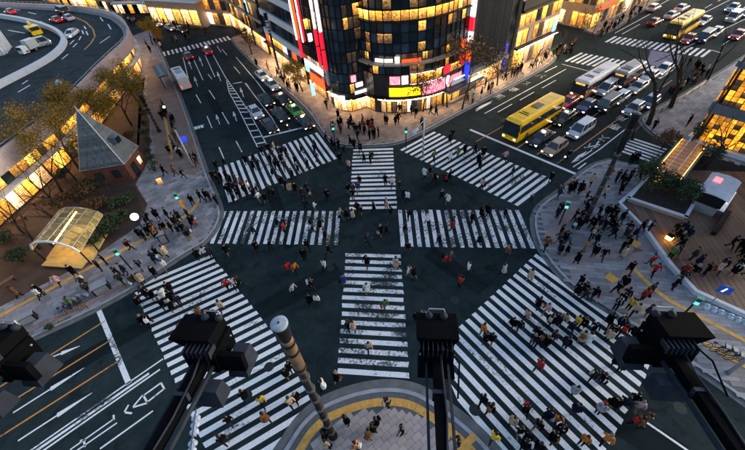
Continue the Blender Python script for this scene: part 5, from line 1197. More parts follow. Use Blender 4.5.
def bicycle_mesh():
    wh = MB()
    for x in (-0.52, 0.52):
        pts = [(x + 0.33 * cos(a * pi / 6), 0, 0.33 + 0.33 * sin(a * pi / 6)) for a in range(13)]; wh.tube(pts, 0.025, 4, caps=False)
        for a in range(6): wh.tube([(x, 0, 0.33), (x + 0.32 * cos(a * pi / 3), 0, 0.33 + 0.32 * sin(a * pi / 3))], 0.006, 3)
    fr = MB(); B, S, Hh, Rw, Fw = (-0.05, 0, 0.3), (-0.2, 0, 0.82), (0.36, 0, 0.86), (-0.52, 0, 0.33), (0.52, 0, 0.33)
    for a, c in ((B, S), (S, (0.34, 0, 0.78)), (B, (0.36, 0, 0.74)), (B, Rw), (S, Rw), (Hh, Fw), (Hh, (0.34, 0, 1.02)), ((0.34, -0.25, 1.05), (0.34, 0.25, 1.05))): fr.tube([a, c], 0.022, 5)
    sd = MB(); sd.box((-0.22, 0, 0.9), (0.26, 0.15, 0.06)); bk_ = MB(); bk_.box((0.55, 0, 0.85), (0.28, 0.34, 0.24), top=1.15)
    return wh.mesh('bicycle_wheels', (M['tyre'],)), fr.mesh('bicycle_frame', (M['darkmetal'],)), sd.mesh('bicycle_saddle', (M['tyre'],)), bk_.mesh('bicycle_basket', (M['greymetal'],))
BIKE = bicycle_mesh()
def bicycle(px, py, rz, label, group):
    g = G(px, py); r = empty('bicycle', (g.x, g.y, KZ), rz, label, 'bicycle', group)
    for nm, me in zip(('wheels', 'frame', 'saddle', 'basket'), BIKE): o = bpy.data.objects.new(nm, me); COL.objects.link(o); o.parent = r
for i, (p, w) in enumerate((((66, 312), 'leftmost'), ((71, 310), 'second from left'), ((76, 309), 'middle'), ((81, 306), 'second from right'), ((88, 305), 'rightmost'))): bicycle(*p, 1.3 + 0.2 * (i % 2), 'bicycle parked at the lower left kerb, %s of the row' % w, 'bicycles at the left kerb')
for i, (p, w) in enumerate((((712, 350), 'leftmost'), ((719, 354), 'second from left'), ((726, 358), 'third from left'), ((733, 362), 'rightmost'))): bicycle(*p, -0.6 + 0.2 * (i % 2), 'bicycle parked on the right pavement near the edge, %s of the row' % w, 'bicycles on the right pavement')
# rectangular grey planters and boxes at the left pavement edge
def cabinet(px, py, d, rz, label, m='darkmetal', name='utility_box'):
    g = G(px, py); r = empty(name, (g.x, g.y, KZ), rz, label, 'box'); k = MB(); k.box((0, 0, d[2] / 2), d); k.build('body', M[m], r, False); k = MB(); k.box((0, 0, d[2] + 0.03), (d[0] + 0.08, d[1] + 0.08, 0.06)); k.build('lid', M['greymetal'], r, False)
    k = MB(); k.box((0, -d[1] / 2 - 0.01, d[2] * 0.5), (d[0] * 0.8, 0.02, d[2] * 0.8)); k.build('door', M['greymetal'], r, False)
cabinet(104, 291, (1.5, 1.0, 1.0), 0.6, 'dark square utility box at the kerb left of the lower crossing'); cabinet(166, 243, (0.8, 0.6, 1.4), 0.5, 'dark upright utility box near the lower left crossing')
cabinet(30, 322, (1.6, 0.7, 0.9), 0.6, 'dark utility box by the kerb at the lower left edge')

# ================================================================== vehicles
def loft(stations, mb, mi=0):
    """car body: (x, half width, z bottom, z top) stations from front to rear"""
    rings = []
    for x, w, zb, zt in stations:
        h = zt - zb
        rings.append([(x, -w * 0.90, zb), (x, -w, zb + h * 0.22), (x, -w, zb + h * 0.68), (x, -w * 0.95, zt - h * 0.08), (x, -w * 0.80, zt), (x, 0, zt + 0.02), (x, w * 0.80, zt), (x, w * 0.95, zt - h * 0.08), (x, w, zb + h * 0.68), (x, w, zb + h * 0.22), (x, w * 0.90, zb)])
    n = len(rings[0]); vs = [p for r_ in rings for p in r_]; fs = []
    for i in range(len(rings) - 1):
        for j in range(n): fs.append((i * n + j, i * n + (j + 1) % n, (i + 1) * n + (j + 1) % n, (i + 1) * n + j))
    fs.append(tuple(range(n))[::-1]); fs.append(tuple((len(rings) - 1) * n + j for j in range(n)))
    mb.add(vs, fs, mi)

CARK = {
 'sedan': dict(L=4.6, st=[(2.3, .66, .34, .60), (2.24, .80, .26, .70), (1.9, .855, .2, .78), (1.1, .865, .2, .88), (0, .87, .2, .92), (-1.3, .865, .2, .95), (-2.0, .85, .22, .95), (-2.25, .80, .28, .88), (-2.3, .70, .36, .74)], cb=(1.05, -1.85, .80), ct=(.30, -1.20, .60), zr=1.44, zb=.88, wx=1.38),
 'hatch': dict(L=4.0, st=[(2.0, .64, .34, .62), (1.94, .78, .26, .74), (1.6, .83, .2, .84), (.9, .84, .2, .92), (0, .845, .2, .95), (-1.3, .84, .2, .98), (-1.85, .82, .22, .98), (-1.98, .76, .3, .9), (-2.0, .7, .36, .8)], cb=(1.0, -1.92, .78), ct=(.35, -1.55, .61), zr=1.52, zb=.92, wx=1.22),
 'minivan': dict(L=4.75, st=[(2.37, .68, .34, .72), (2.3, .82, .26, .84), (1.9, .86, .2, .96), (1.3, .87, .2, 1.05), (0, .875, .2, 1.06), (-1.6, .875, .2, 1.06), (-2.2, .86, .22, 1.06), (-2.35, .82, .3, 1.0), (-2.38, .74, .36, .9)], cb=(1.6, -2.3, .82), ct=(.80, -2.10, .68), zr=1.86, zb=1.02, wx=1.42),
 'van': dict(L=4.7, st=[(2.35, .74, .36, .86), (2.3, .83, .28, .98), (2.1, .845, .22, 1.12), (1.4, .85, .22, 1.14), (0, .85, .22, 1.14), (-1.6, .85, .22, 1.14), (-2.25, .845, .24, 1.14), (-2.34, .82, .3, 1.1), (-2.36, .78, .36, 1.0)], cb=(2.12, -2.3, .82), ct=(1.55, -2.2, .74), zr=1.98, zb=1.1, wx=1.45),
}
def frustum(cb, ct, z0, z1):
    xf, xr, w = cb; tf, tr, tw = ct
    return [(xf, -w, z0), (xf, w, z0), (xr, w, z0), (xr, -w, z0), (tf, -tw, z1), (tf, tw, z1), (tr, tw, z1), (tr, -tw, z1)]
def car_meshes(kind):
    K = CARK[kind]; d = {}
    b_ = MB(); loft(K['st'], b_); d['body'] = b_.mesh(kind + '_body', (None,), True)
    f = frustum(K['cb'], K['ct'], K['zb'] - 0.03, K['zr'] - 0.04)
    g = MB(); g.add(f, [(0, 4, 5, 1), (1, 5, 6, 2), (2, 6, 7, 3), (3, 7, 4, 0)]); d['glass'] = g.mesh(kind + '_glass', (M['car_glass'],))
    r = MB(); tf, tr, tw = K['ct']; z = K['zr']
    r.add([(tf, -tw, z - .05), (tf, tw, z - .05), (tr, tw, z - .05), (tr, -tw, z - .05), (tf - .12, -tw * .88, z + .015), (tf - .12, tw * .88, z + .015), (tr + .1, tw * .88, z + .005), (tr + .1, -tw * .88, z + .005)], [(3, 2, 1, 0), (4, 7, 6, 5), (0, 1, 5, 4), (1, 2, 6, 5), (2, 3, 7, 6), (3, 0, 4, 7)])
    for i in range(4): a, c = Vector(f[i]), Vector(f[i + 4]); r.tube([a, c], 0.05, 5)
    for s in (1, -1):
        for t in ((0.46,) if kind in ('sedan', 'hatch') else (0.36, 0.68)):
            a = Vector(f[0]).lerp(Vector(f[3]), t); c = Vector(f[4]).lerp(Vector(f[7]), t); r.tube([(a.x, a.y * s, a.z), (c.x, c.y * s, c.z)], 0.045, 5)
    d['roof'] = r.mesh(kind + '_roof', (None,))
    X, w = K['st'][0][0], K['st'][1][1]; XR = K['st'][-1][0]; zh = K['st'][1][3] - 0.12; zt = K['st'][-2][3] - 0.12
    for s, nm in ((1, 'l'), (-1, 'r')):
        h = MB(); h.box((X - 0.08, s * (w - 0.14), zh), (0.14, 0.30, 0.13)); d['headlight' + nm] = h.mesh('headlight', (M['head_lamp'],))
        h = MB(); h.box((XR + 0.06, s * (w - 0.14), zt), (0.14, 0.26, 0.16)); d['taillight' + nm] = h.mesh('taillight', (M['tail_lamp'],))
        h = MB(); h.box((K['cb'][0] - 0.25, s * (K['cb'][2] + 0.14), K['zb'] + 0.1), (0.12, 0.2, 0.14)); d['mirror' + nm] = h.mesh('mirror', (None,))
    h = MB(); h.box((X + 0.0, 0, 0.5), (0.05, 0.36, 0.16)); d['number_plate'] = h.mesh('number_plate', (M['plate'],))
    h = MB(); h.box((X - 0.02, 0, 0.62), (0.08, 0.8, 0.12)); d['grille'] = h.mesh('grille', (M['darkmetal'],))
    return d
def wheel_meshes(r=0.31, w=0.2):
    t = MB(); t.lathe([(r * 0.62, -w / 2), (r * 0.95, -w / 2), (r, -w * 0.35), (r, w * 0.35), (r * 0.95, w / 2), (r * 0.62, w / 2)], n=14, axis='y')
    m = MB(); m.lathe([(1e-6, w * 0.52), (r * 0.6, w * 0.5), (r * 0.62, -w * 0.5), (1e-6, -w * 0.52)], n=10, axis='y'); return t.mesh('tyre', (M['tyre'],), True), m.mesh('rim', (M['rim'],))
WHEEL = wheel_meshes(); WHEEL_BIG = wheel_meshes(0.5, 0.28)
CARM = {k: car_meshes(k) for k in CARK}
PAINTS = {}
def car_paint(rgb):
    if rgb not in PAINTS:
        m = mat('car_paint_%d' % len(PAINTS), rgb, 0.32, var=0.06, scale=1.5); m.node_tree.nodes['Principled BSDF'].inputs['Coat Weight'].default_value = 0.6; m.node_tree.nodes['Principled BSDF'].inputs['Coat Roughness'].default_value = 0.1; PAINTS[rgb] = m
    return PAINTS[rgb]
def link_part(name, me, parent, m=None):
    o = bpy.data.objects.new(name, me); COL.objects.link(o); o.parent = parent
    if m is not None: o.material_slots[0].link = 'OBJECT'; o.material_slots[0].material = m
    return o
def wheels(root, xs, y, r, ms):
    for x in xs:
        for s in (-1, 1):
            t = link_part('wheel', ms[0], root); t.location = (x, s * y, r); q = link_part('rim', ms[1], t)
COLS = dict(white=(.62, .63, .66), silver=(.36, .38, .42), black=(.012, .012, .014), dark=(.025, .028, .035), red=(.42, .02, .03), darkred=(.16, .015, .02), blue=(.02, .09, .34), darkblue=(.02, .035, .10), green=(.10, .42, .03), beige=(.42, .27, .17), yellow=(.95, .56, .0), lightblue=(.28, .42, .56))
def car(kind, px, py, dirv, color, label, group, z=0.0, taxi=False):
    g = G(px, py, z + 0.7); an = atan2(dirv.y, dirv.x); p = car_paint(COLS[color]); D = CARM[kind]
    r = empty('van' if kind == 'van' else ('taxi' if taxi else 'car'), (g.x, g.y, z), an, label, 'van' if kind == 'van' else 'car', group)
    for nm, me in D.items():
        base = nm[:-1] if nm[:-1] in ('headlight', 'taillight', 'mirror') else nm
        link_part({'glass': 'windows'}.get(base, base), me, r, p if nm in ('body', 'roof') or base == 'mirror' else None)
    wheels(r, (CARK[kind]['wx'], -CARK[kind]['wx']), CARK[kind]['st'][3][1] - 0.1, 0.31, WHEEL)
    if taxi: k = MB(); k.box((-0.3, 0, CARK[kind]['zr'] + 0.08), (0.2, 0.5, 0.16)); link_part('roof_lamp', k.mesh('roof_lamp', (M['head_lamp'],)), r)
    return r

TB, AB, TA, AA = -RB, RB, -RA, RA
gB, gA, gF = 'vehicles waiting on the upper right road', 'vehicles on the upper left road', 'vehicles on the far upper right road'
for a in (
 ('sedan', 541, 137, TB, 'dark', 'dark car with blue windscreen at the stop line beside the yellow coach', gB, True), ('hatch', 555, 147, TB, 'beige', 'beige car at the stop line in front of the white minivan', gB, False),
 ('minivan', 581, 129, TB, 'white', 'white minivan behind the beige car', gB, False), ('sedan', 564, 117, TB, 'black', 'black taxi alongside the rear of the yellow coach', gB, True),
 ('sedan', 568, 101, TB, 'red', 'red car directly behind the yellow coach', gB, False), ('sedan', 587, 105, TB, 'darkblue', 'dark blue car behind the black taxi', gB, False),
 ('van', 608, 104, TB, 'dark', 'dark van behind the white minivan', gB, False), ('hatch', 620, 97, TB, 'lightblue', 'pale blue small car behind the dark van', gB, False),
 ('minivan', 607, 88, TB, 'white', 'white minivan beside the white and orange bus', gB, False), ('sedan', 638, 86, TB, 'silver', 'silver sedan with dark windscreen behind the dark small bus', gB, False),
 ('sedan', 650, 75, TB, 'white', 'white sedan stopped on the far zebra crossing', gB, False), ('hatch', 650, 101, TB, 'blue', 'bright blue car near the bare trees', gB, False),
 ('hatch', 634, 108, TB, 'silver', 'silver car behind the lamp post by the bright blue car', gB, False), ('sedan', 664, 68, TB, 'white', 'white car on the far zebra crossing nearest the bare trees', gB, False),
 ('sedan', 672, 14, AB, 'white', 'white car with red tail lights above the distant yellow bus', gF, False), ('sedan', 682, 7, AB, 'white', 'white car second from the top above the distant yellow bus', gF, False),
 ('sedan', 655, 21, AB, 'darkred', 'dark red car in front of the bright far shops', gF, False), ('hatch', 654, 7, AB, 'silver', 'grey car at the far kerb by the bright shops', gF, False),
 ('sedan', 704, 20, TB, 'white', 'white car just right of the distant yellow bus', gF, False), ('van', 705, 37, TB, 'darkblue', 'dark blue van behind the bare tree branches', gF, False), ('sedan', 716, 31, TB, 'silver', 'silver car right of the dark blue van', gF, False),
 ('van', 734, 17, TB, 'white', 'white van near the top right corner', gF, False), ('sedan', 733, 7, TB, 'lightblue', 'pale blue car at the top right corner', gF, False), ('sedan', 738, 34, TB, 'red', 'red car by the right edge near the amber building', gF, False),
 ('sedan', 689, 38, TB, 'red', 'red car partly hidden behind the bare trees', gF, False), ('hatch', 744, 12, TB, 'blue', 'blue car cut off by the right edge', gF, False),
 ('sedan', 262, 75, TA, 'white', 'white car farthest up the kerb lane by the lit pavement', gA, False), ('sedan', 272, 84, TA, 'silver', 'silver car behind the black taxi at the kerb', gA, True),
 ('sedan', 266, 99, TA, 'black', 'black car in the middle lane behind the other black car', gA, False), ('sedan', 282, 98, TA, 'black', 'black taxi directly behind the green car', gA, True),
 ('sedan', 295, 110, TA, 'green', 'bright green car in the kerb lane', gA, True), ('sedan', 255, 111, TA, 'white', 'white sedan beside the ladder hatching', gA, False),
 ('sedan', 280, 114, TA, 'dark', 'dark car between the white sedan and the green car', gA, False), ('sedan', 304, 121, TA, 'black', 'black taxi first in the kerb lane at the stop line', gA, True), ('sedan', 269, 125, TA, 'black', 'black car first at the stop line beside the hatching', gA, False),
 ('sedan', 207, 50, AA, 'red', 'red and white taxi driving away up the upper left road', gA, True), ('sedan', 188, 55, AA, 'darkred', 'dark red car driving away left of the red taxi', gA, False)):
    car(a[0], a[1], a[2], a[3], a[4], a[5], a[6], 0.0, a[7])
gE = 'vehicles on the expressway'; zE = 6.31
def dpx(a, c): return (G(*c, zE) - G(*a, zE)).normalized()
for a in (('sedan', 71, 33, ((80, 27), (60, 42)), 'white', 'white car rounding the expressway bend'), ('sedan', 68, 17, ((80, 22), (50, 10)), 'silver', 'silver car on the expressway before the bend'), ('sedan', 56, 19, ((70, 24), (40, 14)), 'red', 'red and white car on the expressway by the white barrier'),
          ('van', 63, 11, ((75, 15), (50, 8)), 'dark', 'dark van on the far side of the expressway'), ('sedan', 10, 11, ((20, 14), (0, 8)), 'red', 'reddish car at the far left of the expressway'), ('van', 38, 44, ((30, 46), (45, 42)), 'silver', 'silver van beside the white truck on the expressway')):
    car(a[0], a[1], a[2], dpx(*a[3]), a[4], a[5], gE, zE)
for a in (('sedan', 156, 23, ((150, 20), (165, 26)), 'white', 'white car in the street behind the expressway bend'), ('sedan', 170, 27, ((150, 20), (165, 26)), 'silver', 'silver car in the side street by the lit shops'), ('sedan', 181, 29, ((150, 20), (165, 26)), 'dark', 'dark car in the side street by the lit shops')):
    g0, g1 = G(*a[3][0]), G(*a[3][1]); car(a[0], a[1], a[2], (g1 - g0).normalized(), a[4], a[5], 'cars behind the expressway bend')

def bus(px, py, dirv, L, Wd, Hh, body, lower, label, group, front_black=True, z=0.0, stripe=None, name='bus', nwin=7, sym=True):
    g = G(px, py, z + Hh / 2); an = atan2(dirv.y, dirv.x); r = empty(name, (g.x, g.y, z), an, label, 'bus', group); hw = Wd / 2
    pB, pL = car_paint(COLS.get(body, body) if isinstance(body, str) else body), car_paint(COLS.get(lower, lower) if isinstance(lower, str) else lower)
    def sec(x, k, zt): return [(x, -hw * k, 0.32), (x, -hw * k, zt - 0.35), (x, -hw * k * 0.93, zt - 0.1), (x, -hw * k * 0.75, zt), (x, hw * k * 0.75, zt), (x, hw * k * 0.93, zt - 0.1), (x, hw * k, zt - 0.35), (x, hw * k, 0.32)]
    sts = [(L / 2, 0.9, Hh - 0.35), (L / 2 - 0.12, 0.97, Hh - 0.12), (L / 2 - 0.5, 1.0, Hh), (-L / 2 + 0.25, 1.0, Hh), (-L / 2 + 0.05, 0.97, Hh - 0.1), (-L / 2, 0.92, Hh - 0.25)]
    mb = MB(); rings = [sec(*s) for s in sts]; n = 8; fs = []
    for i in range(len(rings) - 1):
        for j in range(n): fs.append((i * n + j, i * n + (j + 1) % n, (i + 1) * n + (j + 1) % n, (i + 1) * n + j))
    fs.append(tuple(range(n))[::-1]); fs.append(tuple((len(rings) - 1) * n + j for j in range(n))); mb.add([p for q in rings for p in q], fs); mb.build('body', pB, r, False)
    k = MB(); k.box((0.0, 0, 0.62), (L - 0.3, Wd + 0.04, 0.62)); k.build('skirt', pL, r, False)
    if stripe: k = MB(); k.box((0, 0, 1.12), (L - 0.5, Wd + 0.05, 0.3)); k.build('stripe', car_paint(stripe), r, False)
    k = MB(); k.box((-0.1, 0, Hh * 0.61), (L - 0.7, Wd + 0.03, Hh * 0.34)); k.build('window_band', M['dark'], r, False)
    for i in range(nwin):
        w = (L - 1.6) / nwin
        for s in (-1, 1): k = MB(); k.box((-L / 2 + 0.6 + (i + 0.5) * w, s * (hw + 0.02), Hh * 0.62), (w - 0.1, 0.03, Hh * 0.25)); k.build('window', M['car_glass'], r, False)
    k = MB(); k.box((L / 2 - 0.16, 0, Hh * 0.60), (0.40, Wd * 0.975, Hh * 0.60)); ws = k.build('windscreen_frame', M['dark'] if front_black else pB, r, False)
    k = MB(); k.box((L / 2 + 0.02, 0, Hh * 0.56), (0.1, Wd * 0.86, Hh * 0.38)); k.build('windscreen', M['car_glass'], ws, False)
    k = MB(); k.box((L / 2 + 0.03, 0, Hh * 0.83), (0.1, Wd * 0.62, Hh * 0.09)); k.build('destination_panel', M['win_warm'] if stripe else M['dark'], r, False)
    k = MB(); k.box((L / 2 + 0.1, 0, 0.55), (0.04, 0.36, 0.17)); k.build('number_plate', M['plate'], r, False)
    for s_ in (-0.3, 0.3): k = MB(); k.tube([(L / 2 + 0.09, s_, Hh * 0.38), (L / 2 + 0.09, s_ + 0.25, Hh * 0.58)], 0.018, 4); k.build('wiper', M['dark'], r, False)
    for i in range(5): k = MB(); k.box((-L / 2 + (i + 0.8) * L / 5.5, 0, Hh + 0.004), (0.03, Wd * 0.8, 0.012)); k.build('roof_seam', M['greymetal'], r, False)
    k = MB(); k.box((L / 2 - 0.02, 0, 0.62), (0.24, Wd * 0.96, 0.5)); k.build('bumper', pL, r, False)
    for s in (-1, 1):
        k = MB(); k.box((L / 2 + 0.09, s * hw * 0.72, 0.72), (0.08, 0.32, 0.18)); k.build('headlight', M['head_lamp'], r, False)
        k = MB(); k.box((-L / 2 - 0.02, s * hw * 0.78, 0.9), (0.06, 0.24, 0.4)); k.build('taillight', M['tail_lamp'], r, False)
        k = MB(); k.box((L / 2 + 0.2, s * (hw + 0.15), Hh * 0.72), (0.12, 0.16, 0.42)); k.build('mirror', M['dark'], r, False)
    k = MB(); k.box((0.3 - L * 0.05, 0, Hh + 0.04), (1.6, 1.1, 0.12)); k.build('roof_hatch', car_paint((0.10, 0.06, 0.01)) if body == 'yellow' else M['greymetal'], r, False)
    k = MB(); k.box((L * 0.28, 0, Hh + 0.03), (0.12, 1.5, 0.06)); k.box((L * 0.28 - 0.5, 0, Hh + 0.03), (0.12, 1.1, 0.06)); k.build('roof_rail', M['dark'], r, False)
    wheels(r, (L / 2 - 2.3, -L / 2 + 2.6), hw - 0.12, 0.5, WHEEL_BIG)
    return r
def at_front(px, py, L, d): return None
bus(534, 117, TB, 11.0, 2.5, 3.4, 'yellow', 'yellow', 'yellow coach with black windscreen waiting at the stop line', 'buses')
bus(595, 80, TB, 10.0, 2.45, 3.0, (.60, .60, .62), (.42, .20, .06), 'white bus with orange sides and dark roof marks behind the yellow coach', 'buses', stripe=(.45, .06, .02))
bus(628, 74, TB, 7.0, 2.2, 2.9, (.20, .20, .23), (.06, .05, .05), 'dark small bus with red lights near the far zebra crossing', 'buses', stripe=(.35, .03, .02), nwin=5)
bus(684, 24, TB, 11.0, 2.5, 3.3, 'yellow', 'yellow', 'distant yellow bus behind the bare tree branches', 'buses')
bus(181, 78, AA, 7.0, 2.1, 2.7, (.62, .61, .60), (.60, .45, .10), 'white microbus with a yellow rear parked at the left kerb', 'buses', nwin=5)
def truck(px, py, d, cab, box, label, z, L=7.0, flat=False, k=1.0):
    scl = k
    g = G(px, py, z + 1); r = empty('truck', (g.x, g.y, z), atan2(d.y, d.x), label, 'truck', 'trucks on the expressway')
    k = MB(); k.box((L / 2 - 0.9, 0, 1.25), (1.8, 2.1, 1.7), top=0.92); k.build('cab', car_paint(cab), r, False)
    k = MB(); k.box((L / 2 - 0.0, 0, 1.65), (0.12, 1.8, 0.7)); k.build('windscreen', M['car_glass'], r, False)
    k = MB(); k.box((-0.3, 0, 0.7), (L - 0.6, 0.9, 0.3)); k.build('chassis', M['darkmetal'], r, False)
    k = MB(); k.box((-1.0, 0, 1.95 if not flat else 1.15), (L - 2.2, 2.2, 2.2 if not flat else 0.6)); k.build('load_body', car_paint(box), r, False)
    if flat: k = MB(); k.tube([(-2.5, 0, 1.5), (-0.5, 0, 2.6), (1.6, 0, 2.3)], 0.22, 6); k.build('crane_arm', car_paint(cab), r, False)
    else: k = MB(); k.box((-1.0, 0, 3.07), (L - 2.4, 1.9, 0.05)); k.build('roof_panel', M['whitemetal'], r, False)
    wheels(r, (L / 2 - 1.2, -L / 2 + 1.4), 0.9, 0.5, WHEEL_BIG); r.scale = (scl,) * 3
truck(33, 29, dpx((27, 24), (40, 33)), COLS['yellow'], COLS['yellow'], 'yellow crane truck on the inner deck of the expressway', zE, flat=True)
truck(28, 47, dpx((35, 45), (22, 50)), COLS['white'], (.42, .43, .45), 'white box truck on the inner deck of the expressway', zE, 5.0, k=0.75)

def moto_meshes():
    b_ = MB(); b_.tube([(0.45, 0, 0.75), (0.1, 0, 0.72), (-0.3, 0, 0.68), (-0.75, 0, 0.72)], [0.12, 0.17, 0.18, 0.1], 8); b_.box((0.05, 0, 0.45), (0.7, 0.3, 0.4)); b_.tube([(0.7, 0, 0.3), (0.45, 0, 0.98)], 0.05, 6); b_.tube([(0.42, -0.33, 1.02), (0.42, 0.33, 1.02)], 0.025, 5)
    s = MB(); s.box((-0.35, 0, 0.84), (0.6, 0.26, 0.1)); l = MB(); l.sphere((0.62, 0, 0.82), 0.09, 8, 6); t = MB(); t.box((-0.72, 0, 1.0), (0.35, 0.4, 0.35))
    return b_.mesh('motorcycle_body', (M['darkmetal'],), True), s.mesh('motorcycle_seat', (M['tyre'],)), l.mesh('motorcycle_lamp', (M['head_lamp'],)), t.mesh('motorcycle_box', (M['dark'],))
MOTO = moto_meshes()
RIDERS = []
def motorcycle(px, py, d, label):
    g = G(px, py); r = empty('motorcycle', (g.x, g.y, 0), atan2(d.y, d.x), label, 'motorcycle', 'motorcycles at the stop lines')
    for nm, me in zip(('body', 'seat', 'headlight', 'top_box'), MOTO): link_part(nm, me, r)
    for x in (0.72, -0.62): t = link_part('wheel', WHEEL[0], r); t.location = (x, 0, 0.31); t.scale = (1, 0.6, 1); link_part('rim', WHEEL[1], t)
    RIDERS.append((g.x - d.x * 0.3, g.y - d.y * 0.3, atan2(d.y, d.x)))
motorcycle(566, 160, TB, 'black motorcycle at the stop line beside the beige car'); motorcycle(287, 128, TA, 'dark motorcycle at the stop line between the black taxi and the black car')

# ================================================================== people
def person_mesh(name, pose):
    """one continuous skinned body; slots: coat, trousers, skin, shoes"""
    J = dict(pelvis=(0, 0, .95), waist=(0, .0, 1.08), chest=(0, .01, 1.28), neck=(0, .02, 1.45), head=(0, .045, 1.55), crown=(0, .05, 1.66))
    R_ = dict(pelvis=(.165, .135), waist=(.16, .125), chest=(.20, .14), neck=(.062, .062), head=(.082, .098), crown=(.075, .09))
    E_ = [('pelvis', 'waist'), ('waist', 'chest'), ('chest', 'neck'), ('neck', 'head'), ('head', 'crown')]
    for s, k in ((1, 'l'), (-1, 'r')):
        P_ = pose[k]
        J['hip' + k] = (s * .09, 0, .88); J['knee' + k] = (s * .095, P_['knee'][0], P_['knee'][1]); J['ank' + k] = (s * .09, P_['ank'][0], P_['ank'][1]); J['toe' + k] = (s * .10, P_['ank'][0] + .17, max(.035, P_['ank'][1] - .055))
        J['sho' + k] = (s * .19, 0, 1.395); J['elb' + k] = (s * .245, P_['elb'][0], P_['elb'][1]); J['wri' + k] = (s * P_['wri'][2], P_['wri'][0], P_['wri'][1]); h = Vector(J['wri' + k]) + (Vector(J['wri' + k]) - Vector(J['elb' + k])).normalized() * .10; J['hand' + k] = tuple(h)
        R_['hip' + k] = (.105, .115); R_['knee' + k] = (.07, .075); R_['ank' + k] = (.05, .055); R_['toe' + k] = (.045, .035); R_['sho' + k] = (.085, .09); R_['elb' + k] = (.062, .065); R_['wri' + k] = (.042, .045); R_['hand' + k] = (.035, .045)
        E_ += [('pelvis', 'hip' + k), ('hip' + k, 'knee' + k), ('knee' + k, 'ank' + k), ('ank' + k, 'toe' + k), ('chest', 'sho' + k), ('sho' + k, 'elb' + k), ('elb' + k, 'wri' + k), ('wri' + k, 'hand' + k)]
    names = list(J); idx = {n: i for i, n in enumerate(names)}
    lean = pose.get('lean', 0.0); dz = pose.get('dz', 0.0); vs = []
    for n in names:
        x, y, z = J[n]
        if z > 0.95: y += (z - 0.95) * lean
        vs.append((x, y, z + dz))
    me = bpy.data.meshes.new(name); me.from_pydata(vs, [(idx[a], idx[c]) for a, c in E_], [])
    o = bpy.data.objects.new(name, me); COL.objects.link(o); md = o.modifiers.new('Skin', 'SKIN'); md.use_smooth_shade = True; sb_ = o.modifiers.new('Sub', 'SUBSURF'); sb_.levels = 1; sb_.render_levels = 1
    sv = me.skin_vertices[0].data
    for n, i in idx.items(): sv[i].radius = R_[n]; sv[i].use_root = (n == 'pelvis')
    bpy.context.view_layer.update(); dg = bpy.context.evaluated_depsgraph_get(); out = bpy.data.meshes.new_from_object(o.evaluated_get(dg)); out.name = name; bpy.data.objects.remove(o)
    out.materials.clear()
    for _ in range(4): out.materials.append(None)
    hem = pose.get('hem', .82); hands = [Vector(vs[idx['hand' + k]]) for k in 'lr']; wr = [Vector(vs[idx['wri' + k]]) for k in 'lr']
    for p in out.polygons:
        c = p.center; z = c.z - dz; m_ = 0
        if min((c - h).length for h in hands) < .09: m_ = 2
        elif z > 1.47: m_ = 2
        elif z < .09: m_ = 3
        elif z < hem and abs(c.x) < .2 and min((c - h).length for h in wr) > .1: m_ = 1
        p.material_index = m_; p.use_smooth = True
    # hair: a cap over the crown and the back of the head
    hd = Vector(vs[idx['crown']]); k = MB(); n = 10
    long_ = pose.get('long', False); prof = [(1e-6, .115), (.055, .105), (.095, .065), (.112, 0.0), (.112, -.05)]
    vv = []; 
    for r_, h in prof:
        for j in range(n): a = 2 * pi * j / n; bk_ = 1.08 if sin(a) < 0 else 0.96; vv.append((hd.x + cos(a) * r_ * 0.94, hd.y + sin(a) * r_ * bk_ - .005, hd.z + h - .02 - (0.06 if (sin(a) < -0.2 and h < 0) else 0) - (0.16 if (long_ and sin(a) < 0.2 and h < -0.01) else 0) + (0.04 if sin(a) > 0.5 and h < 0 else 0)))
    fs = []
    for i in range(len(prof) - 1):
        for j in range(n): fs.append((i * n + j, i * n + (j + 1) % n, (i + 1) * n + (j + 1) % n, (i + 1) * n + j))
    k.add(vv, fs); hair = k.mesh(name + '_hair', (None,), True)
    # coat skirt below the waist
    sk = None
    if pose.get('skirt'):
        k = MB(); zz = pose['skirt']; c = Vector(vs[idx['pelvis']]); prof = [(.17, 1.10), (.20, .98), (.225, .85), (.25, zz)]; vv = [(c.x + cos(2 * pi * j / 12) * r_, c.y + sin(2 * pi * j / 12) * r_ * .85, h + dz) for r_, h in prof for j in range(12)]
        fs = [(i * 12 + j, i * 12 + (j + 1) % 12, (i + 1) * 12 + (j + 1) % 12, (i + 1) * 12 + j) for i in range(3) for j in range(12)]; k.add(vv, fs); sk = k.mesh(name + '_skirt', (None,), True)
    return out, hair, sk

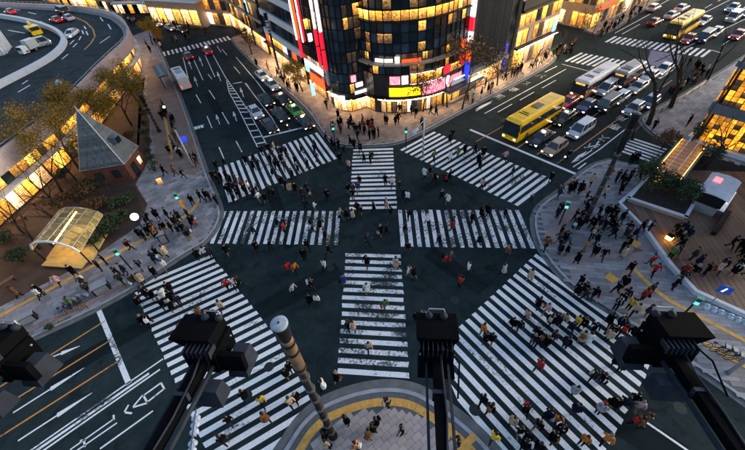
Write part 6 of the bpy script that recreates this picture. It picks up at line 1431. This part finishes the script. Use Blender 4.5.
def pz(kl, al, kr, ar, el, wl, er, wr, **kw):
    d = dict(l=dict(knee=kl, ank=al, elb=el, wri=wl), r=dict(knee=kr, ank=ar, elb=er, wri=wr)); d.update(kw); return d
POSES = [
 pz((.20, .52), (.26, .09), (.0, .49), (-.30, .17), (-.13, 1.14), (-.10, .90, .26), (.12, 1.15), (.26, .96, .24), lean=.06),
 pz((.0, .49), (-.30, .17), (.20, .52), (.26, .09), (.12, 1.15), (.26, .96, .24), (-.13, 1.14), (-.10, .90, .26), lean=.05, skirt=.66, long=True),
 pz((.12, .50), (.14, .08), (.03, .48), (-.16, .12), (-.05, 1.13), (.02, .88, .26), (.05, 1.13), (.12, .90, .25), lean=.03, hem=.72, skirt=.58),
 pz((.01, .49), (.0, .08), (.01, .49), (-.02, .08), (.0, 1.13), (.05, .88, .26), (.0, 1.13), (.05, .88, .26), skirt=.70),
 pz((.02, .49), (.04, .08), (.01, .49), (-.04, .08), (.04, 1.14), (.26, 1.20, .10), (-.02, 1.13), (.03, .88, .26), lean=.02, long=True),
 pz((.24, .54), (.34, .12), (-.05, .48), (-.36, .22), (-.16, 1.15), (-.06, .93, .25), (.16, 1.16), (.32, 1.02, .22), lean=.10),
 pz((.16, .51), (.20, .08), (.0, .48), (-.24, .14), (-.08, 1.13), (.0, .89, .26), (.02, 1.13), (.20, 1.18, .12), lean=.04, skirt=.62, long=True),
]
PM = [person_mesh('person_body_%s' % 'abcdefgh'[i], p) for i, p in enumerate(POSES)]
sitp = pz((.42, .93), (.34, .48), (.42, .93), (.34, .48), (.22, 1.20), (.48, 1.10, .26), (.22, 1.20), (.48, 1.10, .26), lean=.18, dz=-.12)
SIT = person_mesh('rider_body', sitp)
bag = MB(); bag.box((.30, .02, .80), (.12, .30, .26)); bag.tube([(.26, .12, .93), (.2, .06, 1.40), (.26, -.08, .93)], .012, 4); BAG = bag.mesh('bag', (None,))
bp_ = MB(); bp_.box((0, -.22, 1.22), (.28, .16, .40), top=.9); bp_.tube([(.1, -.14, 1.40), (.12, .08, 1.44), (.12, .14, 1.2)], .018, 4); bp_.tube([(-.1, -.14, 1.40), (-.12, .08, 1.44), (-.12, .14, 1.2)], .018, 4); BACKPACK = bp_.mesh('backpack', (None,))

CL = dict(k=('black', (.006, .006, .007)), n=('navy', (.010, .013, .028)), g=('dark grey', (.026, .026, .029)), w=('white', (.62, .61, .60)), b=('beige', (.40, .29, .20)), r=('red', (.30, .022, .022)), o=('orange', (.42, .14, .03)), y=('yellow', (.60, .38, .05)), p=('pink', (.50, .28, .30)), u=('blue', (.02, .05, .20)), t=('teal', (.03, .14, .15)), e=('green', (.06, .14, .04)), c=('brown', (.13, .06, .03)), m=('purple', (.22, .03, .14)), s=('pale grey', (.30, .30, .33)))
CM = {}
def cloth(rgb):
    if rgb not in CM: CM[rgb] = mat('cloth_%d' % len(CM), rgb, 1.0, var=0.2, scale=6, spec=0.02)
    return CM[rgb]
SKIN = mat('skin', (.42, .25, .17), 0.55, var=0.05); HAIRS = [mat('black_hair', (.008, .007, .007), 0.5), mat('brown_hair', (.035, .018, .010), 0.5), mat('grey_hair', (.16, .15, .15), 0.6)]
SHOE = mat('black_shoe', (.012, .012, .012), 0.5)
TROU = [(.010, .010, .013), (.020, .024, .045), (.035, .035, .04), (.012, .012, .014), (.16, .12, .09)]

Z39 = 3.91
TILES = [
 (185, 110, '''120,215k 150,200k 105,255k 125,270k 160,255k 178,275k 188,300n 203,322k 217,287r 232,310k 247,300w 165,312k 190,345k 235,195k 265,185k 285,210n 300,160k 325,150k 332,190u 350,215k 340,242k 375,190k 387,217g 395,160k 430,200k 442,232s 455,155k 480,210k 505,150k 515,190n 550,110k 575,130k 600,135k 605,185k 622,155k 420,250k
   265,322k 287,342w 330,312k 347,330k 375,280k 392,292k 410,307b 460,325k 481,320k 470,370k 505,376w 555,330k 640,217p 638,310k 656,332k 676,302u 681,275k 675,380k 630,407k 656,411b 700,187k 720,186n 685,147k 660,130k 385,442k 490,440k 530,446k
   20,190k 42,200g 25,357k 60,342n 95,340k 120,352k 12,412k 32,432k 600,55k 575,70k 640,60n 670,77k 700,80k 646,120k 725,62r 742,92k 695,50r 608,76g'''),
 (370, 110, '''60,275k 86,282w 115,297k 130,327k 146,342w 65,367b 82,402k 15,382k 214,246w 234,242k 255,268k 298,272k 312,256k 280,337k 306,347w 250,182e 315,180w 345,162e 372,152k 322,92k 314,112n 412,152k 425,192k 431,212k 445,165k 440,290p 530,182p 560,237g 630,352k 711,262k 400,422k 460,392k 436,402k 530,402n 225,422w 150,412k 325,441k 736,402k 65,42k 100,42k 206,57k 8,52k'''),
 (185, 220, '''265,37n 385,32r 500,37k 546,57k 160,117k 276,102k 331,97k 476,96k 464,137k 562,117k 544,177w 404,192r 428,187o 421,272s 491,252k 484,312k 516,312w 208,242k 160,252r 190,246w 45,136k 75,126w 97,126k 55,362c 107,372k 140,342b 85,382b 618,237u 710,267w 711,162k 712,77k 639,412k 657,417b 12,62k 25,12k'''),
 (370, 220, '''40,42k 54,42n 135,32k 270,72k 323,27r 428,77k 148,107k 100,172b 151,202w 171,207k 294,157r 314,147c 385,187w 350,242r 525,197s 535,127c 628,217b 660,327k 696,347p 616,372b 560,402k 587,412k 706,392k 724,402n 441,432o 57,332e 178,377k 211,373b 657,441k 738,77k 690,97c'''),
 (555, 220, '''75,12k 92,6n 150,12k 195,22k 216,27k 231,52k 286,37k 316,52k 370,32n 166,77k 159,122k 120,102o 88,152k 40,72k 14,82k 21,117k 56,82t 265,107k 272,132b 296,187k 270,247k 380,162r 389,197r 377,272k 350,297r 277,297k 260,312k 296,332y 100,242k 118,267n 155,292k 122,292g 365,357k
   455,137e 490,102k 514,62k 480,62k 500,40k 471,252k 500,217k 510,205r 560,167k 592,202k 655,182k 640,192b 702,202k 722,102k 737,152k 722,182k 735,120k 40,387b 76,412y 155,422k 215,392k 226,432k 270,432k 312,442k'''),
 (555, 335, '''45,32k 106,12b 132,17w 240,102k 266,122k 160,157k 183,172k 80,217s 86,287k 181,287s 235,267k 270,272n 311,252k 331,282p 320,342c 352,327c 10,332o 14,382k 116,412o 201,412o'''),
 (370, 335, '''455,12k 477,14k 640,17k 661,32k 692,27k 717,8g 660,122r 440,262k 471,292k 611,292k 560,337b 587,382k 612,402k 662,352k 721,337b 697,312k 716,402k 606,432k 662,437k 736,390k 485,407y 346,422k 126,377k 65,272k 12,367k'''),
 (185, 335, '''407,122k 394,150k 591,167k 541,197w 300,257y 414,267b 433,245k 315,327c 171,337k 146,412k 230,237k 632,337k 546,397k 552,432b 672,437o 731,362k 716,387c 718,47b'''),
 (0, 220, '''60,287c 150,292w 221,237p 285,202k 320,242k 338,267g 386,182k 505,102k 546,182k 480,192k 461,212k 519,237k 547,230b 600,202k 602,152n 641,177w 646,127b 275,327e 590,292k 565,287k 541,317k 581,397k 636,292w 671,302k 634,332k 666,337k 697,317k 660,267k 700,47k 735,52k 560,62m 580,42k 606,47o 620,72k 590,27k 640,32k 666,27k'''),
 (0, 110, '''660,157k 683,152k 680,242c 712,252k 640,242k 735,192k 650,407k 681,432k 697,417n 630,22k 670,42u 612,412k 575,437k'''),
 (248, 0, '''391,488k 413,495k 429,507n 449,468r 456,501k 471,488k 492,507k 510,520g 482,533k 429,533k 403,468k 534,468k 580,468k 592,429k 612,427b 638,430k 657,442k 678,481k 716,430k 735,436n 306,410k 325,501k 364,482k 352,449k'''),
 (555, 110, '''320,190k 300,195k 265,265k 270,280k 262,310k 290,265s 335,250k 335,235k 145,275b 215,250r 200,325b 60,310k 100,310k 122,345k 130,370k 95,425k 75,420k 175,400k 205,400k 235,410k 265,420k 20,320g 15,395k 390,60k 525,45k 165,430k 210,440k'''),
]
ZN = list(ZEBRA.items())
def zone(x, y):
    for lb, poly in ZN:
        if inside((x, y), poly):
            if 'upper left' in lb: return 'upper left zebra crossing'
            if 'upper right' in lb: return 'upper right zebra crossing'
            if 'lower left' in lb: return 'lower left zebra crossing'
            if 'lower right' in lb: return 'lower right zebra crossing'
            if 'far half' in lb: return 'far middle stripes'
            if 'near half' in lb: return 'near middle stripes'
            if 'left corner' in lb: return 'bars left of middle'
            if 'right corner' in lb: return 'bars right of middle'
    if inside((x, y), deck_poly): return 'wooden deck'
    for (poly, _), nm in zip([(q.get('p'), 0) for q in ZP], [q['n'] for q in ZP]):
        if inside((x, y), poly): return nm
    if y < 27: return 'asphalt left of near stripes' if x < -2 else 'asphalt right of near stripes'
    return 'asphalt left of far stripes' if x < 0 else 'asphalt right of far stripes'
ZP = []
for (poly, _z) in PAVED:
    for key, nm in ((plaza_poly, 'red-brown plaza'), (bpoly, 'rounded bottom pavement')):
        if poly is key: ZP.append(dict(p=poly, n=nm))
for kl_, nm in ((kl_left, 'left corner pavement'), (kl_top, 'top corner pavement'), (kl_right, 'right corner pavement'), (kl_side, 'side pavement')):
    for poly, _z in PAVED:
        if poly[0] == kl_[0]: ZP.append(dict(p=poly, n=nm))

def level(x, y):
    for poly, z in PAVED:
        if inside((x, y), poly): return z
    return 0.0
_rc = random.Random(17)
CROWD_PX = []
for (x0, y0), (x1, y1), n in (((50, 7), (120, 18), 26), ((120, 18), (190, 26), 20), ((150, 45), (200, 34), 12), ((505, 78), (560, 48), 18), ((560, 52), (580, 42), 10), ((598, 33), (640, 8), 26), ((672, 92), (700, 72), 14), ((262, 62), (305, 95), 12), ((160, 100), (185, 165), 14), ((470, 98), (500, 82), 8), ((690, 60), (715, 75), 8)):
    for _ in range(n): t = _rc.random(); CROWD_PX.append((x0 + (x1 - x0) * t + _rc.gauss(0, 3.0), y0 + (y1 - y0) * t + _rc.gauss(0, 1.6)))
PEOPLE = []
for ox, oy, txt in TILES:
    for tok in txt.split():
        c = tok[-1]; zx, zy = tok[:-1].split(','); px, py = ox + float(zx) / Z39, oy + float(zy) / Z39
        g = G(px, py, 0.9)
        if any(hypot(g.x - q[0], g.y - q[1]) < 0.42 for q in PEOPLE): g = g + Vector((0.35, 0.3))
        if any(hypot(g.x - q[0], g.y - q[1]) < 0.30 for q in PEOPLE): continue
        PEOPLE.append((g.x, g.y, c))
        if (ox, oy) in ((555, 220), (555, 110), (0, 220), (185, 110), (0, 110)) and _rc.random() < 0.38:
            a = _rc.uniform(0, 6.28); g2 = g + Vector((cos(a), sin(a))) * _rc.uniform(0.55, 0.9)
            if not any(hypot(g2.x - q[0], g2.y - q[1]) < 0.42 for q in PEOPLE): PEOPLE.append((g2.x, g2.y, _rc.choice('kkkkkngkb')))
for q in CROWD_PX: g = G(*q, 0.9); PEOPLE.append((g.x, g.y, random.choice('kkkkngkbcw')))
PEOPLE.sort(key=lambda q: q[0] ** 2 + q[1] ** 2)
FAR_PEOPLE = PEOPLE[318:]; PEOPLE = PEOPLE[:318]
rp = random.Random(11)
HEAD = {'upper left zebra crossing': RB, 'upper right zebra crossing': Vector((.66, -.75)), 'lower left zebra crossing': Vector((.6, -.8)), 'lower right zebra crossing': Vector((.75, .66)), 'far middle stripes': Vector((.08, 1)), 'near middle stripes': Vector((.08, 1)), 'bars left of middle': Vector((1, -.15)), 'bars right of middle': Vector((1, -.15))}
recs = []
for x, y, c in PEOPLE:
    zn = zone(x, y); d = HEAD.get(zn)
    if d is None: a = rp.uniform(0, 2 * pi)
    else: a = atan2(d.y, d.x) + (pi if rp.random() < 0.5 else 0) + rp.gauss(0, 0.25)
    recs.append([x, y, c, zn, a])
from collections import defaultdict
order = defaultdict(list)
extras = []
for i, rc in enumerate(recs):
    ex = rp.random(); e = 'bag' if ex < 0.28 else ('backpack' if ex < 0.42 else None); ec = rp.choice(('k', 'k', 'c', 'w', 'b', 'r', 'n')) if e else None
    if rc[2] == 'k' and rp.random() < 0.22: rc[2] = rp.choice('ng')
    extras.append((e, ec)); order[(rc[2], rc[3])].append(i)
def nth(k, n):
    w = ('first', 'second', 'third', 'fourth', 'fifth', 'sixth', 'seventh', 'eighth', 'ninth', 'tenth', 'eleventh', 'twelfth', 'thirteenth', 'fourteenth', 'fifteenth', 'sixteenth', 'seventeenth', 'eighteenth', 'nineteenth', 'twentieth')
    return w[k] if k < len(w) else '%dth' % (k + 1)
rank = {}
for key, ids in order.items():
    ids.sort(key=lambda i: P(recs[i][0], recs[i][1], 0)[0])
    for k, i in enumerate(ids): rank[i] = (k, len(ids))
def put_person(x, y, z, a, c, e, ec, label, group, mesh, sc):
    body, hair, sk = mesh
    o = bpy.data.objects.new('person', body); COL.objects.link(o); o.location = (x, y, z); o.rotation_euler = (0, 0, a - pi / 2); o.scale = (sc * rp.uniform(.96, 1.1), sc * rp.uniform(.96, 1.1), sc)
    tag(o, label, 'person', group); tr = cloth(rp.choice(TROU)); cm = cloth(CL[c][1])
    for i, m_ in enumerate((cm, tr, SKIN, SHOE)): o.material_slots[i].link = 'OBJECT'; o.material_slots[i].material = m_
    link_part('hair', hair, o, rp.choices(HAIRS, (8, 3, 1))[0])
    if sk: link_part('coat_skirt', sk, o, cm)
    if e: link_part(e, BAG if e == 'bag' else BACKPACK, o, cloth(CL[ec][1]))
    return o
for i, (x, y, c, zn, a) in enumerate(recs):
    e, ec = extras[i]; k, n = rank[i]
    what = 'person in %s coat' % CL[c][0] + (' with %s %s' % (CL[ec][0], e) if e else '')
    lb = ('person%s, %s %s coat from left on %s' % (' with %s %s' % (CL[ec][0], e) if e else '', nth(k, n), CL[c][0], zn)) if n > 1 else '%s on %s' % (what, zn)
    pi_ = rp.choices(range(7), (3, 3, 3, 1, 1, 2, 3) if ('crossing' in zn or 'stripes' in zn or 'bars' in zn or 'asphalt' in zn) else (2, 2, 2, 3, 3, 1, 2))[0]
    if c in 'roypeumt': pi_ = (0, 5, 4, 0)[i % 4]
    put_person(x, y, level(x, y), a, c, e, ec, lb, 'people on the ' + zn, PM[pi_], rp.uniform(1.05, 1.19))
for i, (x, y, a) in enumerate(RIDERS): put_person(x, y, 0.0, a, 'kg'[i], None, None, ('motorcycle rider in black jacket at the stop line beside the beige car', 'motorcycle rider in dark grey jacket beside the black taxi')[i], 'motorcycle riders', SIT, 1.0)

# far greenery: dark bushes in front of the far shops, thin trees before the far right shops
for i, (px, py) in enumerate(((118, 19), (128, 20), (137, 21), (146, 21), (188, 31), (197, 33), (206, 34))):
    shrub(px, py, 1.5, 1.6, 'dark bush before the far shops at the top left, %s from left' % nth(i, 7), 'leaf_green' if i % 2 else 'leaf_brown', 300, seed=200 + i, name='bush', cat='bush', group='bushes before the far shops')
for i, (px, py) in enumerate(((576, 40), (592, 36), (612, 28), (630, 16), (646, 6))):
    tree(G(px, py), 6.5, 0.7, 'thin bare tree before the far bright shops, %s from left' % nth(i, 5), 'leaf_brown', 160, seed=220 + i, group='thin trees before the far shops', trunk_r=0.1)

# the far crowd: people too many and too small to single out, one mass
import numpy as np
cv, cf, cmi, off = [], [], [], 0
CK = list('kngwbcrope'); cmats = [cloth(CL[q][1]) for q in CK] + [SKIN, SHOE, HAIRS[0], cloth(TROU[0])]
def add_mesh(me, Mx, slotmap):
    global off
    n = len(me.vertices); a = np.empty(n * 3, 'f'); me.vertices.foreach_get('co', a); a = a.reshape(-1, 3) @ np.array(Mx.to_3x3()).T + np.array(Mx.translation)
    cv.extend(map(tuple, a.tolist()))
    for p in me.polygons: cf.append(tuple(i + off for i in p.vertices)); cmi.append(slotmap[min(p.material_index, len(slotmap) - 1)])
    off += n
for x, y, c in FAR_PEOPLE:
    body, hair, sk = PM[rp.randrange(7)]; Mx = Matrix.Translation((x, y, level(x, y))) @ Matrix.Rotation(rp.uniform(0, 6.28), 4, 'Z') @ Matrix.Scale(rp.uniform(1.04, 1.17), 4); ci = CK.index(c) if c in CK else 0; L_ = len(CK)
    add_mesh(body, Mx, [ci, L_ + 3, L_, L_ + 1]); add_mesh(hair, Mx, [L_ + 2])
    if sk: add_mesh(sk, Mx, [ci])
me = bpy.data.meshes.new('crowd'); me.from_pydata(cv, [], cf)
for m_ in cmats: me.materials.append(m_)
me.polygons.foreach_set('material_index', cmi); me.polygons.foreach_set('use_smooth', [True] * len(cf))
o = bpy.data.objects.new('crowd', me); COL.objects.link(o); tag(o, 'far-off crowd of small dark figures along the distant shopfronts and pavements', 'crowd', kind='stuff')
